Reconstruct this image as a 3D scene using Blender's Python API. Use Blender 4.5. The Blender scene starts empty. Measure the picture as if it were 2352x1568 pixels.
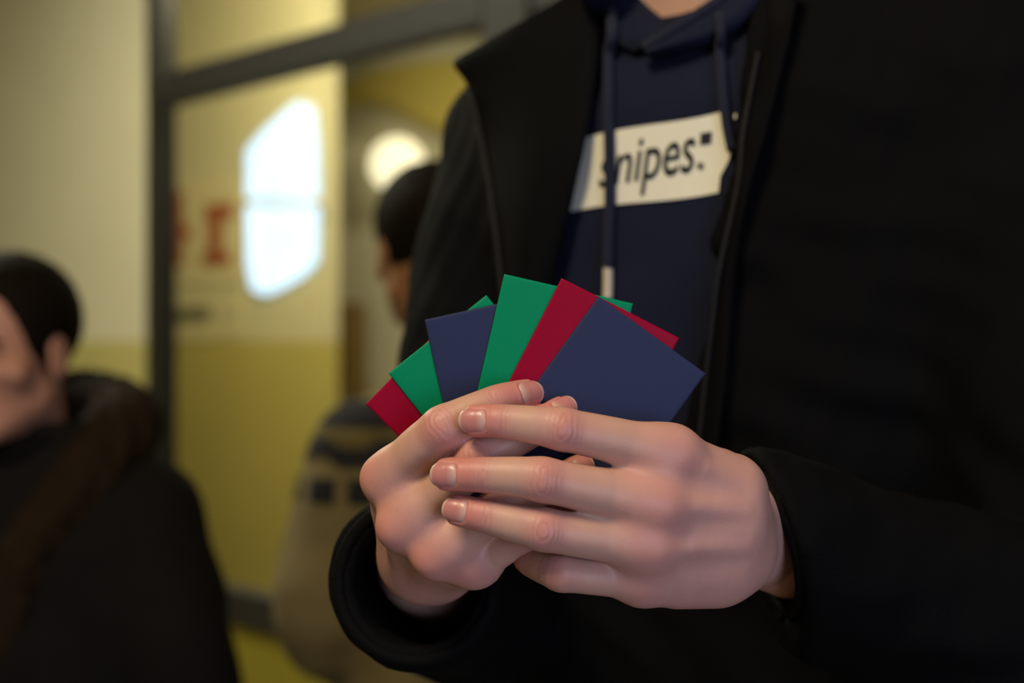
import bpy, bmesh, math, random
import numpy as np
from mathutils import Vector, Matrix
from mathutils.bvhtree import BVHTree

# ------------------------------------------------------------------ camera, world, lights, exposure
scene = bpy.context.scene
CAMZ = 1.25
FPX = 50.0 / 36.0 * 2352.0            # focal length in photo pixels
cam_d = bpy.data.cameras.new('camera')
cam = bpy.data.objects.new('camera', cam_d)
scene.collection.objects.link(cam)
cam.location = (0, 0, CAMZ)
cam.rotation_euler = (math.pi / 2, 0, 0)
cam_d.lens = 50.0
cam_d.sensor_width = 36.0
cam_d.clip_start = 0.02
cam_d.dof.use_dof = True
cam_d.dof.focus_distance = 0.644
cam_d.dof.aperture_fstop = 4.6
scene.camera = cam

world = bpy.data.worlds.new('world')
scene.world = world
world.use_nodes = True
world.node_tree.nodes['Background'].inputs[0].default_value = (0.55, 0.62, 0.75, 1)
world.node_tree.nodes['Background'].inputs[1].default_value = 0.05

def area(name, loc, target, size, power, color, sizey=None):
    l = bpy.data.lights.new(name, 'AREA')
    l.energy = power; l.color = color; l.size = size
    if sizey: l.shape = 'RECTANGLE'; l.size_y = sizey
    o = bpy.data.objects.new(name, l)
    scene.collection.objects.link(o)
    o.location = loc
    d = Vector(target) - Vector(loc)
    o.rotation_euler = d.to_track_quat('-Z', 'Y').to_euler()
    return o
# daylight entering through the tall window in the wall behind the camera
area('window_daylight', (1.15, -1.95, 1.2), (0.1, 0.7, 1.15), 1.3, 32, (0.62, 0.69, 1.0), 1.5)
# warm lamps under the ceiling: near room, hall, corridor beyond the glass, far passage
area('ceiling_lamp_light_near', (-0.75, -0.30, 2.75), (0.05, 0.65, 1.15), 0.6, 31, (1.0, 0.79, 0.52), 0.6)
area('ceiling_lamp_light_hall', (-1.9, 3.3, 2.92), (-1.9, 3.5, 0), 1.0, 66, (1.0, 0.94, 0.72), 1.0)
area('ceiling_lamp_light_corridor', (-0.88, 4.97, 2.90), (-1.2, 6.6, 0.9), 0.4, 66, (1.0, 0.88, 0.60), 0.5)
area('ceiling_lamp_light_far', (0.4, 7.0, 2.92), (0.3, 7.2, 0), 0.6, 26, (1.0, 0.88, 0.66), 0.6)

scene.cycles.max_bounces = 6
scene.cycles.diffuse_bounces = 3
scene.cycles.glossy_bounces = 2
scene.cycles.transmission_bounces = 3
scene.cycles.transparent_max_bounces = 10
vs = scene.view_settings
vs.view_transform = 'Standard'
vs.look = 'None'
vs.exposure = 0.0
vs.gamma = 1.0
vs.use_curve_mapping = False

# ------------------------------------------------------------------ general helpers
C = scene.collection
def P(px, py, Y):
    """point of the place seen at photo pixel (px,py) at distance Y metres"""
    return Vector(((px - 1176.0) / FPX * Y, Y, CAMZ + (784.0 - py) / FPX * Y))
def M3(px, py, Y):
    v = P(px, py, Y)
    return np.array([v.x, v.y, v.z]) * 1000.0

def tag(o, label=None, cat=None, group=None, kind=None):
    if label: o['label'] = label
    if cat: o['category'] = cat
    if group: o['group'] = group
    if kind: o['kind'] = kind
    return o

def mesh_np(name, V, F, smooth=True):
    V = np.ascontiguousarray(V, dtype=np.float32)
    F = np.ascontiguousarray(F, dtype=np.int32)
    n = F.shape[1]
    me = bpy.data.meshes.new(name)
    me.vertices.add(len(V)); me.vertices.foreach_set('co', V.ravel())
    me.loops.add(F.size); me.loops.foreach_set('vertex_index', F.ravel())
    me.polygons.add(len(F))
    me.polygons.foreach_set('loop_start', np.arange(0, F.size, n, dtype=np.int32))
    me.polygons.foreach_set('use_smooth', np.full(len(F), smooth, dtype=bool))
    me.update(calc_edges=True); me.validate()
    return me

def link(name, me, mat, parent=None):
    o = bpy.data.objects.new(name, me)
    if mat is not None:
        me.materials.clear(); me.materials.append(mat)
    C.objects.link(o)
    if parent is not None: o.parent = parent
    return o

def empty(name, loc=(0, 0, 0)):
    o = bpy.data.objects.new(name, None)
    o.empty_display_size = 0.05
    C.objects.link(o)
    o.location = loc
    return o

def link_w(name, me, mat, parent):
    """mesh is in world coordinates; parent is an Empty with a location only"""
    o = link(name, me, mat, parent)
    loc = Vector(parent.location)
    if parent.parent is not None: loc = Vector((0, 0, 0))
    if parent.type == 'EMPTY': o.location = -loc
    return o

def bm_mesh(name, bm, smooth=False):
    me = bpy.data.meshes.new(name)
    bm.to_mesh(me); bm.free()
    if smooth:
        me.polygons.foreach_set('use_smooth', np.full(len(me.polygons), True))
    return me

def box_mesh(name, p0, p1, bev=0.0, frame=None):
    bm = bmesh.new()
    bmesh.ops.create_cube(bm, size=1.0)
    for v in bm.verts:
        v.co = Vector([(p0[i] + p1[i]) / 2 + v.co[i] * (p1[i] - p0[i]) for i in range(3)])
    if bev > 0:
        bmesh.ops.bevel(bm, geom=list(bm.edges), offset=bev, segments=2, affect='EDGES')
    if frame is not None:
        bm.transform(frame)
    return bm_mesh(name, bm)

def prism_mesh(name, pts, depth_vec, bev=0.0):
    """closed polygon pts (world Vectors) extruded by depth_vec"""
    bm = bmesh.new()
    vs_ = [bm.verts.new(p) for p in pts]
    f = bm.faces.new(vs_)
    r = bmesh.ops.extrude_face_region(bm, geom=[f])
    for e in r['geom']:
        if isinstance(e, bmesh.types.BMVert): e.co += depth_vec
    bmesh.ops.recalc_face_normals(bm, faces=bm.faces)
    if bev > 0:
        bmesh.ops.bevel(bm, geom=list(bm.edges), offset=bev, segments=2, affect='EDGES')
    return bm_mesh(name, bm)

def tube_mesh(name, pts, rad, seg=10, cap=True):
    pts = [Vector(p) for p in pts]
    n = len(pts)
    rads = rad if hasattr(rad, '__len__') else [rad] * n
    V = []; F = []
    prev = None
    for i, p in enumerate(pts):
        t = (pts[min(i + 1, n - 1)] - pts[max(i - 1, 0)]).normalized()
        if prev is None:
            a = Vector((0, 0, 1)) if abs(t.z) < 0.9 else Vector((1, 0, 0))
            u = t.cross(a).normalized()
        else:
            u = (prev - t * prev.dot(t)).normalized()
        prev = u
        w = t.cross(u)
        for k in range(seg):
            a = 2 * math.pi * k / seg
            V.append(p + (u * math.cos(a) + w * math.sin(a)) * rads[i])
    for i in range(n - 1):
        for k in range(seg):
            k2 = (k + 1) % seg
            F.append((i * seg + k, i * seg + k2, (i + 1) * seg + k2, (i + 1) * seg + k))
    if cap:
        a = len(V); V.append(pts[0]); b = len(V); V.append(pts[-1])
        for k in range(seg):
            k2 = (k + 1) % seg
            F.append((a, k2, k)); F.append((b, (n - 1) * seg + k, (n - 1) * seg + k2))
    me = bpy.data.meshes.new(name)
    me.from_pydata([tuple(v) for v in V], [], F)
    me.polygons.foreach_set('use_smooth', np.full(len(me.polygons), True))
    me.update()
    return me

def smooth_path(pts, per=6):
    """Catmull-Rom through points"""
    pts = [np.array(p, float) for p in pts]
    out = []
    n = len(pts)
    for i in range(n - 1):
        p0 = pts[max(i - 1, 0)]; p1 = pts[i]; p2 = pts[i + 1]; p3 = pts[min(i + 2, n - 1)]
        for k in range(per):
            t = k / per
            out.append(0.5 * ((2 * p1) + (-p0 + p2) * t + (2 * p0 - 5 * p1 + 4 * p2 - p3) * t * t + (-p0 + 3 * p1 - 3 * p2 + p3) * t ** 3))
    out.append(pts[-1])
    return out

# ------------------------------------------------------------------ materials
def node_mat(name):
    m = bpy.data.materials.new(name)
    m.use_nodes = True
    nt = m.node_tree
    return m, nt, nt.nodes['Principled BSDF']

def noise(nt, scale, detail=4, rough=0.55, coord='Object'):
    tc = nt.nodes.new('ShaderNodeTexCoord')
    n = nt.nodes.new('ShaderNodeTexNoise')
    n.inputs['Scale'].default_value = scale
    n.inputs['Detail'].default_value = detail
    n.inputs['Roughness'].default_value = rough
    nt.links.new(tc.outputs[coord], n.inputs['Vector'])
    return n

def mix_rgb(nt, fac, a, b, mode='MIX'):
    m = nt.nodes.new('ShaderNodeMix')
    m.data_type = 'RGBA'; m.blend_type = mode
    for key, val in ((0, fac), (6, a), (7, b)):
        if hasattr(val, 'links') or isinstance(val, bpy.types.NodeSocket):
            nt.links.new(val, m.inputs[key])
        elif key == 0:
            m.inputs[0].default_value = val
        else:
            m.inputs[key].default_value = (*val, 1)
    return m.outputs[2]

def bump(nt, height, strength, dist, bsdf):
    b = nt.nodes.new('ShaderNodeBump')
    b.inputs['Strength'].default_value = strength
    b.inputs['Distance'].default_value = dist
    nt.links.new(height, b.inputs['Height'])
    nt.links.new(b.outputs[0], bsdf.inputs['Normal'])
    return b

def simple(name, col, rough=0.6, var=0.15, nscale=40, bstr=0.0, bdist=0.001, bscale=None, sheen=0.0, spec=0.5, metal=0.0):
    m, nt, b = node_mat(name)
    n = noise(nt, nscale)
    lo = tuple(c * (1 - var) for c in col); hi = tuple(min(1, c * (1 + var)) for c in col)
    nt.links.new(mix_rgb(nt, n.outputs['Fac'], lo, hi), b.inputs['Base Color'])
    b.inputs['Roughness'].default_value = rough
    b.inputs['Specular IOR Level'].default_value = spec
    b.inputs['Metallic'].default_value = metal
    if sheen:
        b.inputs['Sheen Weight'].default_value = sheen
        b.inputs['Sheen Roughness'].default_value = 0.5
    if bstr:
        n2 = noise(nt, bscale or nscale * 4, 3)
        bump(nt, n2.outputs['Fac'], bstr, bdist, b)
    return m

def attr_fac(nt, name):
    a = nt.nodes.new('ShaderNodeAttribute')
    a.attribute_name = name
    return a.outputs['Fac']

def skin_mat(name, base, red, yellow, rough=0.46):
    m, nt, b = node_mat(name)
    n1 = noise(nt, 90, 4)
    n2 = noise(nt, 600, 3)
    c = mix_rgb(nt, n1.outputs['Fac'], tuple(x * k for x, k in zip(base, (0.92, 0.84, 0.86))), tuple(min(1, x * 1.07) for x in base))
    c = mix_rgb(nt, attr_fac(nt, 'pale'), c, yellow)
    c = mix_rgb(nt, attr_fac(nt, 'red'), c, red)
    c = mix_rgb(nt, attr_fac(nt, 'crease'), c, tuple(x * y for x, y in zip(red, (0.72, 0.75, 0.75))))
    r = nt.nodes.new('ShaderNodeValToRGB')
    r.color_ramp.elements[0].position = 0.62; r.color_ramp.elements[0].color = (0, 0, 0, 1)
    r.color_ramp.elements[1].position = 0.8; r.color_ramp.elements[1].color = (0.25, 0.25, 0.25, 1)
    nt.links.new(n2.outputs['Fac'], r.inputs[0])
    c = mix_rgb(nt, r.outputs[0], c, tuple(x * y for x, y in zip(base, (0.7, 0.5, 0.5))))
    nt.links.new(c, b.inputs['Base Color'])
    b.inputs['Roughness'].default_value = rough
    b.inputs['Specular IOR Level'].default_value = 0.42
    b.inputs['Subsurface Weight'].default_value = 0.22
    b.inputs['Subsurface Radius'].default_value = (1.0, 0.32, 0.16)
    b.inputs['Subsurface Scale'].default_value = 0.0035
    v = nt.nodes.new('ShaderNodeTexVoronoi')
    v.inputs['Scale'].default_value = 1300
    tc = nt.nodes.new('ShaderNodeTexCoord')
    nt.links.new(tc.outputs['Object'], v.inputs['Vector'])
    ad = nt.nodes.new('ShaderNodeMath'); ad.operation = 'ADD'
    nt.links.new(v.outputs['Distance'], ad.inputs[0]); nt.links.new(n2.outputs['Fac'], ad.inputs[1])
    bump(nt, ad.outputs[0], 0.09, 0.0004, b)
    return m

def cloth_mat(name, col, scale=900, bstr=0.35, sheen=0.15, rough=0.9, spec=0.2, var=0.25):
    m, nt, b = node_mat(name)
    n = noise(nt, 25, 3)
    lo = tuple(c * (1 - var) for c in col); hi = tuple(min(1, c * (1 + var)) for c in col)
    nt.links.new(mix_rgb(nt, n.outputs['Fac'], lo, hi), b.inputs['Base Color'])
    b.inputs['Roughness'].default_value = rough
    b.inputs['Specular IOR Level'].default_value = spec
    b.inputs['Sheen Weight'].default_value = sheen
    b.inputs['Sheen Roughness'].default_value = 0.45
    n2 = noise(nt, scale, 2)
    bump(nt, n2.outputs['Fac'], bstr, 0.0008, b)
    return m

def paint_mat(name, upper, lower, zsplit):
    """two-tone wall paint: cream above a yellow dado"""
    m, nt, b = node_mat(name)
    g = nt.nodes.new('ShaderNodeNewGeometry')
    sp = nt.nodes.new('ShaderNodeSeparateXYZ')
    nt.links.new(g.outputs['Position'], sp.inputs[0])
    mt = nt.nodes.new('ShaderNodeMath'); mt.operation = 'GREATER_THAN'
    mt.inputs[1].default_value = zsplit
    nt.links.new(sp.outputs[2], mt.inputs[0])
    n = noise(nt, 3, 5)
    base = mix_rgb(nt, mt.outputs[0], lower, upper)
    c = mix_rgb(nt, n.outputs['Fac'], (0.86, 0.86, 0.86), (1.0, 1.0, 1.0))
    nt.links.new(mix_rgb(nt, 1.0, base, c, 'MULTIPLY'), b.inputs['Base Color'])
    b.inputs['Roughness'].default_value = 0.65
    n2 = noise(nt, 120, 3)
    bump(nt, n2.outputs['Fac'], 0.15, 0.002, b)
    return m

def emit_mat(name, col, strength, var=0.0, scale=3.0):
    m, nt, b = node_mat(name)
    b.inputs['Base Color'].default_value = (*[c * 0.5 for c in col], 1)
    if var:
        n = noise(nt, scale, 2)
        nt.links.new(mix_rgb(nt, n.outputs['Fac'], tuple(c * (1 - var) for c in col), tuple(c * (1 + var) for c in col)), b.inputs['Emission Color'])
    else:
        b.inputs['Emission Color'].default_value = (*col, 1)
    b.inputs['Emission Strength'].default_value = strength
    return m

def glass_mat(name):
    m = bpy.data.materials.new(name); m.use_nodes = True
    nt = m.node_tree
    nt.nodes.remove(nt.nodes['Principled BSDF'])
    out = nt.nodes['Material Output']
    tr = nt.nodes.new('ShaderNodeBsdfTransparent'); tr.inputs[0].default_value = (0.94, 0.96, 0.93, 1)
    gl = nt.nodes.new('ShaderNodeBsdfGlossy'); gl.inputs['Roughness'].default_value = 0.02
    mx = nt.nodes.new('ShaderNodeMixShader')
    mx.inputs[0].default_value = 0.03; nt.links.new(tr.outputs[0], mx.inputs[1]); nt.links.new(gl.outputs[0], mx.inputs[2])
    nt.links.new(mx.outputs[0], out.inputs[0])
    return m

MT = {}
MT['skin'] = skin_mat('skin', (0.60, 0.345, 0.285), (0.60, 0.190, 0.165), (0.61, 0.39, 0.275))
MT['skin_man'] = skin_mat('skin_tan', (0.55, 0.29, 0.19), (0.55, 0.2, 0.15), (0.55, 0.29, 0.19))
MT['skin_hall'] = skin_mat('skin_warm', (0.34, 0.17, 0.08), (0.34, 0.14, 0.07), (0.34, 0.17, 0.08))
def nail_material():
    m, nt, b = node_mat('nail')
    n = noise(nt, 350, 2)
    c = mix_rgb(nt, n.outputs['Fac'], (0.52, 0.205, 0.195), (0.58, 0.25, 0.23))
    c = mix_rgb(nt, attr_fac(nt, 'lunula'), c, (0.64, 0.42, 0.36))
    c = mix_rgb(nt, attr_fac(nt, 'rim'), c, (0.66, 0.52, 0.44))
    nt.links.new(c, b.inputs['Base Color'])
    b.inputs['Roughness'].default_value = 0.30
    b.inputs['Subsurface Weight'].default_value = 0.1
    b.inputs['Subsurface Scale'].default_value = 0.002
    return m
MT['nail'] = nail_material()
MT['jacket'] = cloth_mat('black_softshell', (0.0026, 0.0028, 0.0034), 700, 0.5, 0.0, 0.85, 0.08)
MT['lining'] = cloth_mat('black_lining', (0.0026, 0.003, 0.0034), 500, 0.5, 0.0, 0.8, 0.08)
MT['zip'] = cloth_mat('zip_tape', (0.011, 0.011, 0.012), 400, 0.4, 0.0, 0.7, 0.2)
MT['hoodie'] = cloth_mat('navy_fleece', (0.0070, 0.0105, 0.030), 1100, 0.5, 0.0)
MT['cord'] = cloth_mat('navy_cord', (0.015, 0.019, 0.040), 2500, 0.6, 0.05)
MT['print'] = cloth_mat('cream_print', (0.80, 0.81, 0.68), 900, 0.25, 0.0, 0.6, 0.3, 0.06)
MT['ink'] = cloth_mat('black_print', (0.012, 0.013, 0.02), 900, 0.2, 0.0, 0.6, 0.3, 0.1)
MT['aglet'] = simple('aglet_cream', (0.55, 0.50, 0.38), 0.4)
MT['eyelet'] = simple('eyelet_metal', (0.55, 0.53, 0.48), 0.3, metal=1.0)
def card_mat(name, col, rough):
    m, nt, b = node_mat(name)
    n = noise(nt, 2200, 3, 0.7)
    n2 = noise(nt, 30, 2)
    c = mix_rgb(nt, n.outputs['Fac'], tuple(x * 0.80 for x in col), tuple(min(1, x * 1.2) for x in col))
    nt.links.new(c, b.inputs['Base Color'])
    b.inputs['Roughness'].default_value = rough
    b.inputs['Specular IOR Level'].default_value = 0.10
    bump(nt, n.outputs['Fac'], 0.12, 0.0002, b)
    return m
MT['card_navy'] = card_mat('navy_card', (0.027, 0.037, 0.100), 0.55)
MT['card_green'] = card_mat('green_card', (0.000, 0.255, 0.115), 0.5)
MT['card_red'] = card_mat('crimson_card', (0.290, 0.001, 0.028), 0.5)
MT['paint'] = paint_mat('wall_paint', (0.62, 0.56, 0.34), (0.50, 0.42, 0.115), 1.25)
MT['paint_hall'] = paint_mat('hall_paint', (0.64, 0.60, 0.40), (0.50, 0.44, 0.15), 1.25)
MT['paint_grey'] = paint_mat('corridor_paint', (0.52, 0.48, 0.34), (0.44, 0.39, 0.22), 1.0)
MT['olive'] = simple('olive_plaster', (0.30, 0.235, 0.03), 0.7, 0.1, 4)
MT['kick'] = simple('yellow_panel', (0.24, 0.20, 0.012), 0.6, 0.1, 6)
MT['ceil'] = simple('ceiling_paint', (0.62, 0.56, 0.36), 0.8, 0.05, 3)
MT['floor'] = simple('floor_vinyl', (0.20, 0.17, 0.12), 0.5, 0.2, 6)
MT['frame'] = simple('door_frame_paint', (0.014, 0.0125, 0.0095), 0.6, 0.15, 20)
MT['glass'] = glass_mat('door_glass')
MT['reflection_glow'] = emit_mat('glowing_reflection', (0.56, 0.75, 1.0), 1.6, 0.3, 3.0)  # glow stands in for a window reflected in the door glass
MT['globe'] = emit_mat('lamp_globe', (1.0, 0.87, 0.58), 1.5)
MT['paper'] = simple('poster_paper', (0.62, 0.54, 0.30), 0.7, 0.06, 10)
MT['poster_red'] = simple('poster_red', (0.34, 0.085, 0.025), 0.7, 0.1, 10)
MT['poster_grey'] = simple('poster_grey', (0.17, 0.16, 0.09), 0.7, 0.1, 10)
MT['wood'] = simple('brown_wood', (0.20, 0.115, 0.02), 0.55, 0.2, 14)
MT['metal'] = simple('grey_metal', (0.3, 0.3, 0.29), 0.35, 0.1, 10, metal=1.0)
MT['hair'] = cloth_mat('dark_hair', (0.008, 0.0055, 0.003), 300, 0.8, 0.0, 0.7, 0.08)
MT['coat'] = cloth_mat('dark_coat', (0.0055, 0.005, 0.0048), 300, 0.4, 0.0)
MT['fur'] = cloth_mat('brown_fur', (0.018, 0.0095, 0.003), 250, 1.0, 0.0)
MT['blue_shirt'] = cloth_mat('blue_shirt', (0.014, 0.020, 0.045), 400, 0.4, 0.02)
MT['sweater'] = cloth_mat('khaki_sweater', (0.20, 0.165, 0.080), 260, 0.8, 0.03)
MT['sweater_dark'] = cloth_mat('charcoal_knit', (0.020, 0.021, 0.026), 260, 0.8, 0.04)
MT['sweater_olive'] = cloth_mat('olive_knit', (0.13, 0.11, 0.04), 260, 0.8, 0.08)
MT['trousers'] = cloth_mat('dark_denim', (0.015, 0.018, 0.026), 300, 0.4, 0.02)
MT['shoe'] = simple('shoe_leather', (0.02, 0.018, 0.016), 0.5)
MT['eye'] = simple('eye_dark', (0.03, 0.02, 0.015), 0.2)

# ------------------------------------------------------------------ signed distance modelling (millimetres)
def smin(a, b, k):
    h = np.maximum(k - np.abs(a - b), 0.0) / k
    return np.minimum(a, b) - h * h * k * 0.25
def smax(a, b, k):
    return -smin(-a, -b, k)

class Chain:
    """tapered tube along a polyline, optionally flattened along its dorsal direction n"""
    def __init__(self, pts, rad, n=None, f=1.0):
        self.p = np.array(pts, float); self.r = np.array(rad, float)
        self.n = None if n is None else np.array(n, float)
        self.f = f
    def box(self, m):
        R = self.r.max() + m
        return self.p.min(0) - R, self.p.max(0) + R
    def ev(self, X, want_s=False):
        best = None; bs = None
        f4 = np.float32
        x, y, z = X[..., 0], X[..., 1], X[..., 2]
        for i in range(len(self.p) - 1):
            a = self.p[i].astype(f4); ab = (self.p[i + 1] - self.p[i]).astype(f4)
            vx = x - a[0]; vy = y - a[1]; vz = z - a[2]
            k = ab / f4(max(float(ab @ ab), 1e-9))
            t = vx * k[0]; t += vy * k[1]; t += vz * k[2]
            np.clip(t, 0, 1, out=t)
            vx -= t * ab[0]; vy -= t * ab[1]; vz -= t * ab[2]
            q = vx * vx; q += vy * vy; q += vz * vz
            if self.n is not None and self.f != 1.0:
                n = self.n.astype(f4)
                vn = vx * n[0] + vy * n[1] + vz * n[2]
                q += f4(self.f ** 2 - 1) * vn * vn
            d = np.sqrt(q, out=q)
            d -= f4(self.r[i]) + t * f4(self.r[i + 1] - self.r[i])
            if best is None:
                best = d; bs = t
            else:
                if want_s:
                    t += f4(i)
                    bs = np.where(d < best, t, bs)
                np.minimum(best, d, out=best)
        return (best, bs) if want_s else best

class Ell:
    def __init__(self, c, r, R=None):
        self.c = np.array(c, np.float32); self.r = np.array(r, np.float32); self.R = None if R is None else np.array(R, np.float32)
    def box(self, m):
        k = self.r.max() + m
        return self.c - k, self.c + k
    def ev(self, X):
        v = X - self.c
        if self.R is not None: v = v @ self.R
        k0 = np.sqrt(((v / self.r) ** 2).sum(-1))
        k1 = np.sqrt(((v / self.r ** 2) ** 2).sum(-1)) + 1e-9
        return k0 * (k0 - 1.0) / k1

class Grid:
    def __init__(self, lo, hi, h):
        self.lo = np.array(lo, float); self.h = h
        self.n = np.ceil((np.array(hi, float) - self.lo) / h).astype(int) + 1
        self.D = np.full(self.n, 60.0, dtype=np.float32)
    def sub(self, lo, hi):
        i0 = np.clip(np.floor((lo - self.lo) / self.h).astype(int), 0, self.n)
        i1 = np.clip(np.ceil((hi - self.lo) / self.h).astype(int) + 1, 0, self.n)
        sl = tuple(slice(a, b) for a, b in zip(i0, i1))
        ax = [(self.lo[k] + self.h * np.arange(i0[k], i1[k])).astype(np.float32) for k in range(3)]
        X = np.stack(np.meshgrid(*ax, indexing='ij'), -1)
        return sl, X
    def add(self, prim, k=3.0, m=14.0):
        sl, X = self.sub(*prim.box(m))
        if X.size == 0: return
        self.D[sl] = smin(self.D[sl], prim.ev(X), k)
    def add_tapered_blend(self, chain, k0, k1, s0, s1, m=14.0):
        sl, X = self.sub(*chain.box(m))
        if X.size == 0: return
        d, s = chain.ev(X, True)
        w = np.clip((s - s0) / (s1 - s0), 0, 1)
        self.D[sl] = smin(self.D[sl], d, k0 + (k1 - k0) * w)
    def cut(self, prim, k=3.0, m=14.0):
        sl, X = self.sub(*prim.box(m))
        if X.size == 0: return
        self.D[sl] = smax(self.D[sl], -prim.ev(X), k)
    def fn(self, f, mode='min', k=3.0):
        sl, X = self.sub(self.lo, self.lo + self.h * (self.n - 1))
        d = f(X)
        self.D = (smin(self.D, d, k) if mode == 'min' else smax(self.D, d, k)).astype(np.float32)
    def sample(self, V):
        q = (V - self.lo) / self.h
        i = np.clip(np.floor(q).astype(int), 0, self.n - 2)
        f = q - i
        D = self.D
        out = 0
        for dx in (0, 1):
            for dy in (0, 1):
                for dz in (0, 1):
                    w = (f[:, 0] if dx else 1 - f[:, 0]) * (f[:, 1] if dy else 1 - f[:, 1]) * (f[:, 2] if dz else 1 - f[:, 2])
                    out = out + w * D[i[:, 0] + dx, i[:, 1] + dy, i[:, 2] + dz]
        return out
    def grad(self, V):
        e = self.h * 0.9
        g = np.stack([self.sample(V + np.eye(3)[k] * e) - self.sample(V - np.eye(3)[k] * e) for k in range(3)], -1)
        return g / (np.linalg.norm(g, axis=1, keepdims=True) + 1e-9)
    def blur(self, it=1):
        for _ in range(it):
            for ax in range(3):
                D = self.D
                a = np.roll(D, 1, ax); b = np.roll(D, -1, ax)
                self.D = (0.25 * a + 0.5 * D + 0.25 * b).astype(np.float32)
    def mesh(self, project=2):
        D = self.D.copy()
        D[0], D[-1] = 9, 9; D[:, 0], D[:, -1] = 9, 9; D[:, :, 0], D[:, :, -1] = 9, 9
        S = D < 0
        nx, ny, nz = D.shape
        cnt = np.zeros((nx - 1, ny - 1, nz - 1), np.int8)
        for dx in (0, 1):
            for dy in (0, 1):
                for dz in (0, 1):
                    cnt += S[dx:nx - 1 + dx, dy:ny - 1 + dy, dz:nz - 1 + dz]
        act = (cnt > 0) & (cnt < 8)
        idx = np.full(act.shape, -1, np.int32)
        cells = np.argwhere(act)
        idx[act] = np.arange(len(cells))
        acc = np.zeros((len(cells), 3)); num = np.zeros(len(cells))
        corners = [(a, b, c) for a in (0, 1) for b in (0, 1) for c in (0, 1)]
        for a in corners:
            for ax in range(3):
                if a[ax]: continue
                b = list(a); b[ax] = 1
                da = D[cells[:, 0] + a[0], cells[:, 1] + a[1], cells[:, 2] + a[2]]
                db = D[cells[:, 0] + b[0], cells[:, 1] + b[1], cells[:, 2] + b[2]]
                m = (da < 0) != (db < 0)
                t = np.where(m, da / np.where(m, da - db, 1), 0)
                p = np.tile(np.array(a, float), (len(cells), 1)); p[:, ax] += t
                acc[m] += p[m]; num += m
        V = self.lo + self.h * (cells + acc / num[:, None])
        quads = []
        for ax in range(3):
            o1, o2 = [(1, 2), (2, 0), (0, 1)][ax]
            sh = list(D.shape); sh[ax] -= 1
            slA = [slice(None)] * 3; slB = [slice(None)] * 3
            slA[ax] = slice(0, -1); slB[ax] = slice(1, None)
            sa = S[tuple(slA)]; sb = S[tuple(slB)]
            e = np.argwhere(sa != sb)
            ok = (e[:, o1] > 0) & (e[:, o2] > 0) & (e[:, o1] < D.shape[o1] - 1) & (e[:, o2] < D.shape[o2] - 1)
            e = e[ok]
            flip = sa[e[:, 0], e[:, 1], e[:, 2]]
            def cidx(d1, d2):
                q = e.copy(); q[:, o1] += d1; q[:, o2] += d2
                return idx[q[:, 0], q[:, 1], q[:, 2]]
            q = np.stack([cidx(-1, -1), cidx(0, -1), cidx(0, 0), cidx(-1, 0)], -1)
            q[~flip] = q[~flip][:, ::-1]
            quads.append(q)
        F = np.concatenate(quads)
        F = F[(F >= 0).all(1)]
        for _ in range(project):
            g = self.grad(V)
            V = V - np.clip(self.sample(V), -self.h, self.h)[:, None] * g * 0.9
        return V, F

def nrm(v):
    v = np.array(v, float)
    return v / np.linalg.norm(v)

# ------------------------------------------------------------------ the setting
A0 = Vector((-1.17, 4.8, 0)); E = Vector((0.672, -0.741, 0)).normalized(); N = Vector((-0.741, -0.672, 0)).normalized()
def frame_at(s, off):
    """matrix: local x along the glazed wall, y away from the camera side, z up"""
    o = A0 + E * s - N * off
    return Matrix(((E.x, -N.x, 0, o.x), (E.y, -N.y, 0, o.y), (0, 0, 1, 0), (0, 0, 0, 1)))
GZ = frame_at(0, 0)
def on_wall(px, py, off=0.0):
    """where the sight line through a pixel meets the plane parallel to the glazed wall"""
    d = P(px, py, 1.0) - Vector((0, 0, CAMZ))
    o = A0 - N * off
    t = (o - Vector((0, 0, CAMZ))).dot(N) / d.dot(N)
    return Vector((0, 0, CAMZ)) + d * t

fl = link('floor', box_mesh('floor', (-5, -2.2, -0.1), (4.5, 10.2, 0.0)), MT['floor']); tag(fl, 'dull brown vinyl floor of the hall', None, None, 'structure')
ce = link('ceiling', box_mesh('ceiling', (-5, -2.2, 3.0), (4.5, 10.2, 3.1)), MT['ceil']); tag(ce, 'cream painted ceiling of the hall', None, None, 'structure')
w = link('wall_left', box_mesh('wall_left', (-3.6, 0.0, 0), (-0.075, 0.05, 3.0), 0, GZ), MT['paint_hall']); tag(w, 'cream wall with yellow dado beside the dark door frame', None, None, 'structure')
w = link('wall_side', box_mesh('wall_side', (-5, -2.2, 0), (-4.9, 10.2, 3.0)), MT['paint']); tag(w, 'cream and yellow side wall out of view', None, None, 'structure')
w = link('wall_right', box_mesh('wall_right', (4.4, -2.2, 0), (4.5, 10.2, 3.0)), MT['paint']); tag(w, 'cream and yellow wall behind the jacket', None, None, 'structure')
w = link('wall_far', box_mesh('wall_far', (-5, 10.1, 0), (4.5, 10.2, 3.0)), MT['paint']); tag(w, 'far end wall of the corridor', None, None, 'structure')
# wall behind the camera, with the tall window that lets the daylight in
bw = empty('wall_back', (0, -2.1, 0)); tag(bw, 'wall behind the camera around a tall window', None, None, 'structure')
for i, (a, b) in enumerate((((-5, -2.2, 0), (0.45, -2.1, 3.0)), ((1.85, -2.2, 0), (4.5, -2.1, 3.0)), ((0.45, -2.2, 0), (1.85, -2.1, 0.45)), ((0.45, -2.2, 2.0), (1.85, -2.1, 3.0)))):
    link_w('wall_section', box_mesh('wall_section', a, b), MT['paint'], bw)

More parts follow.
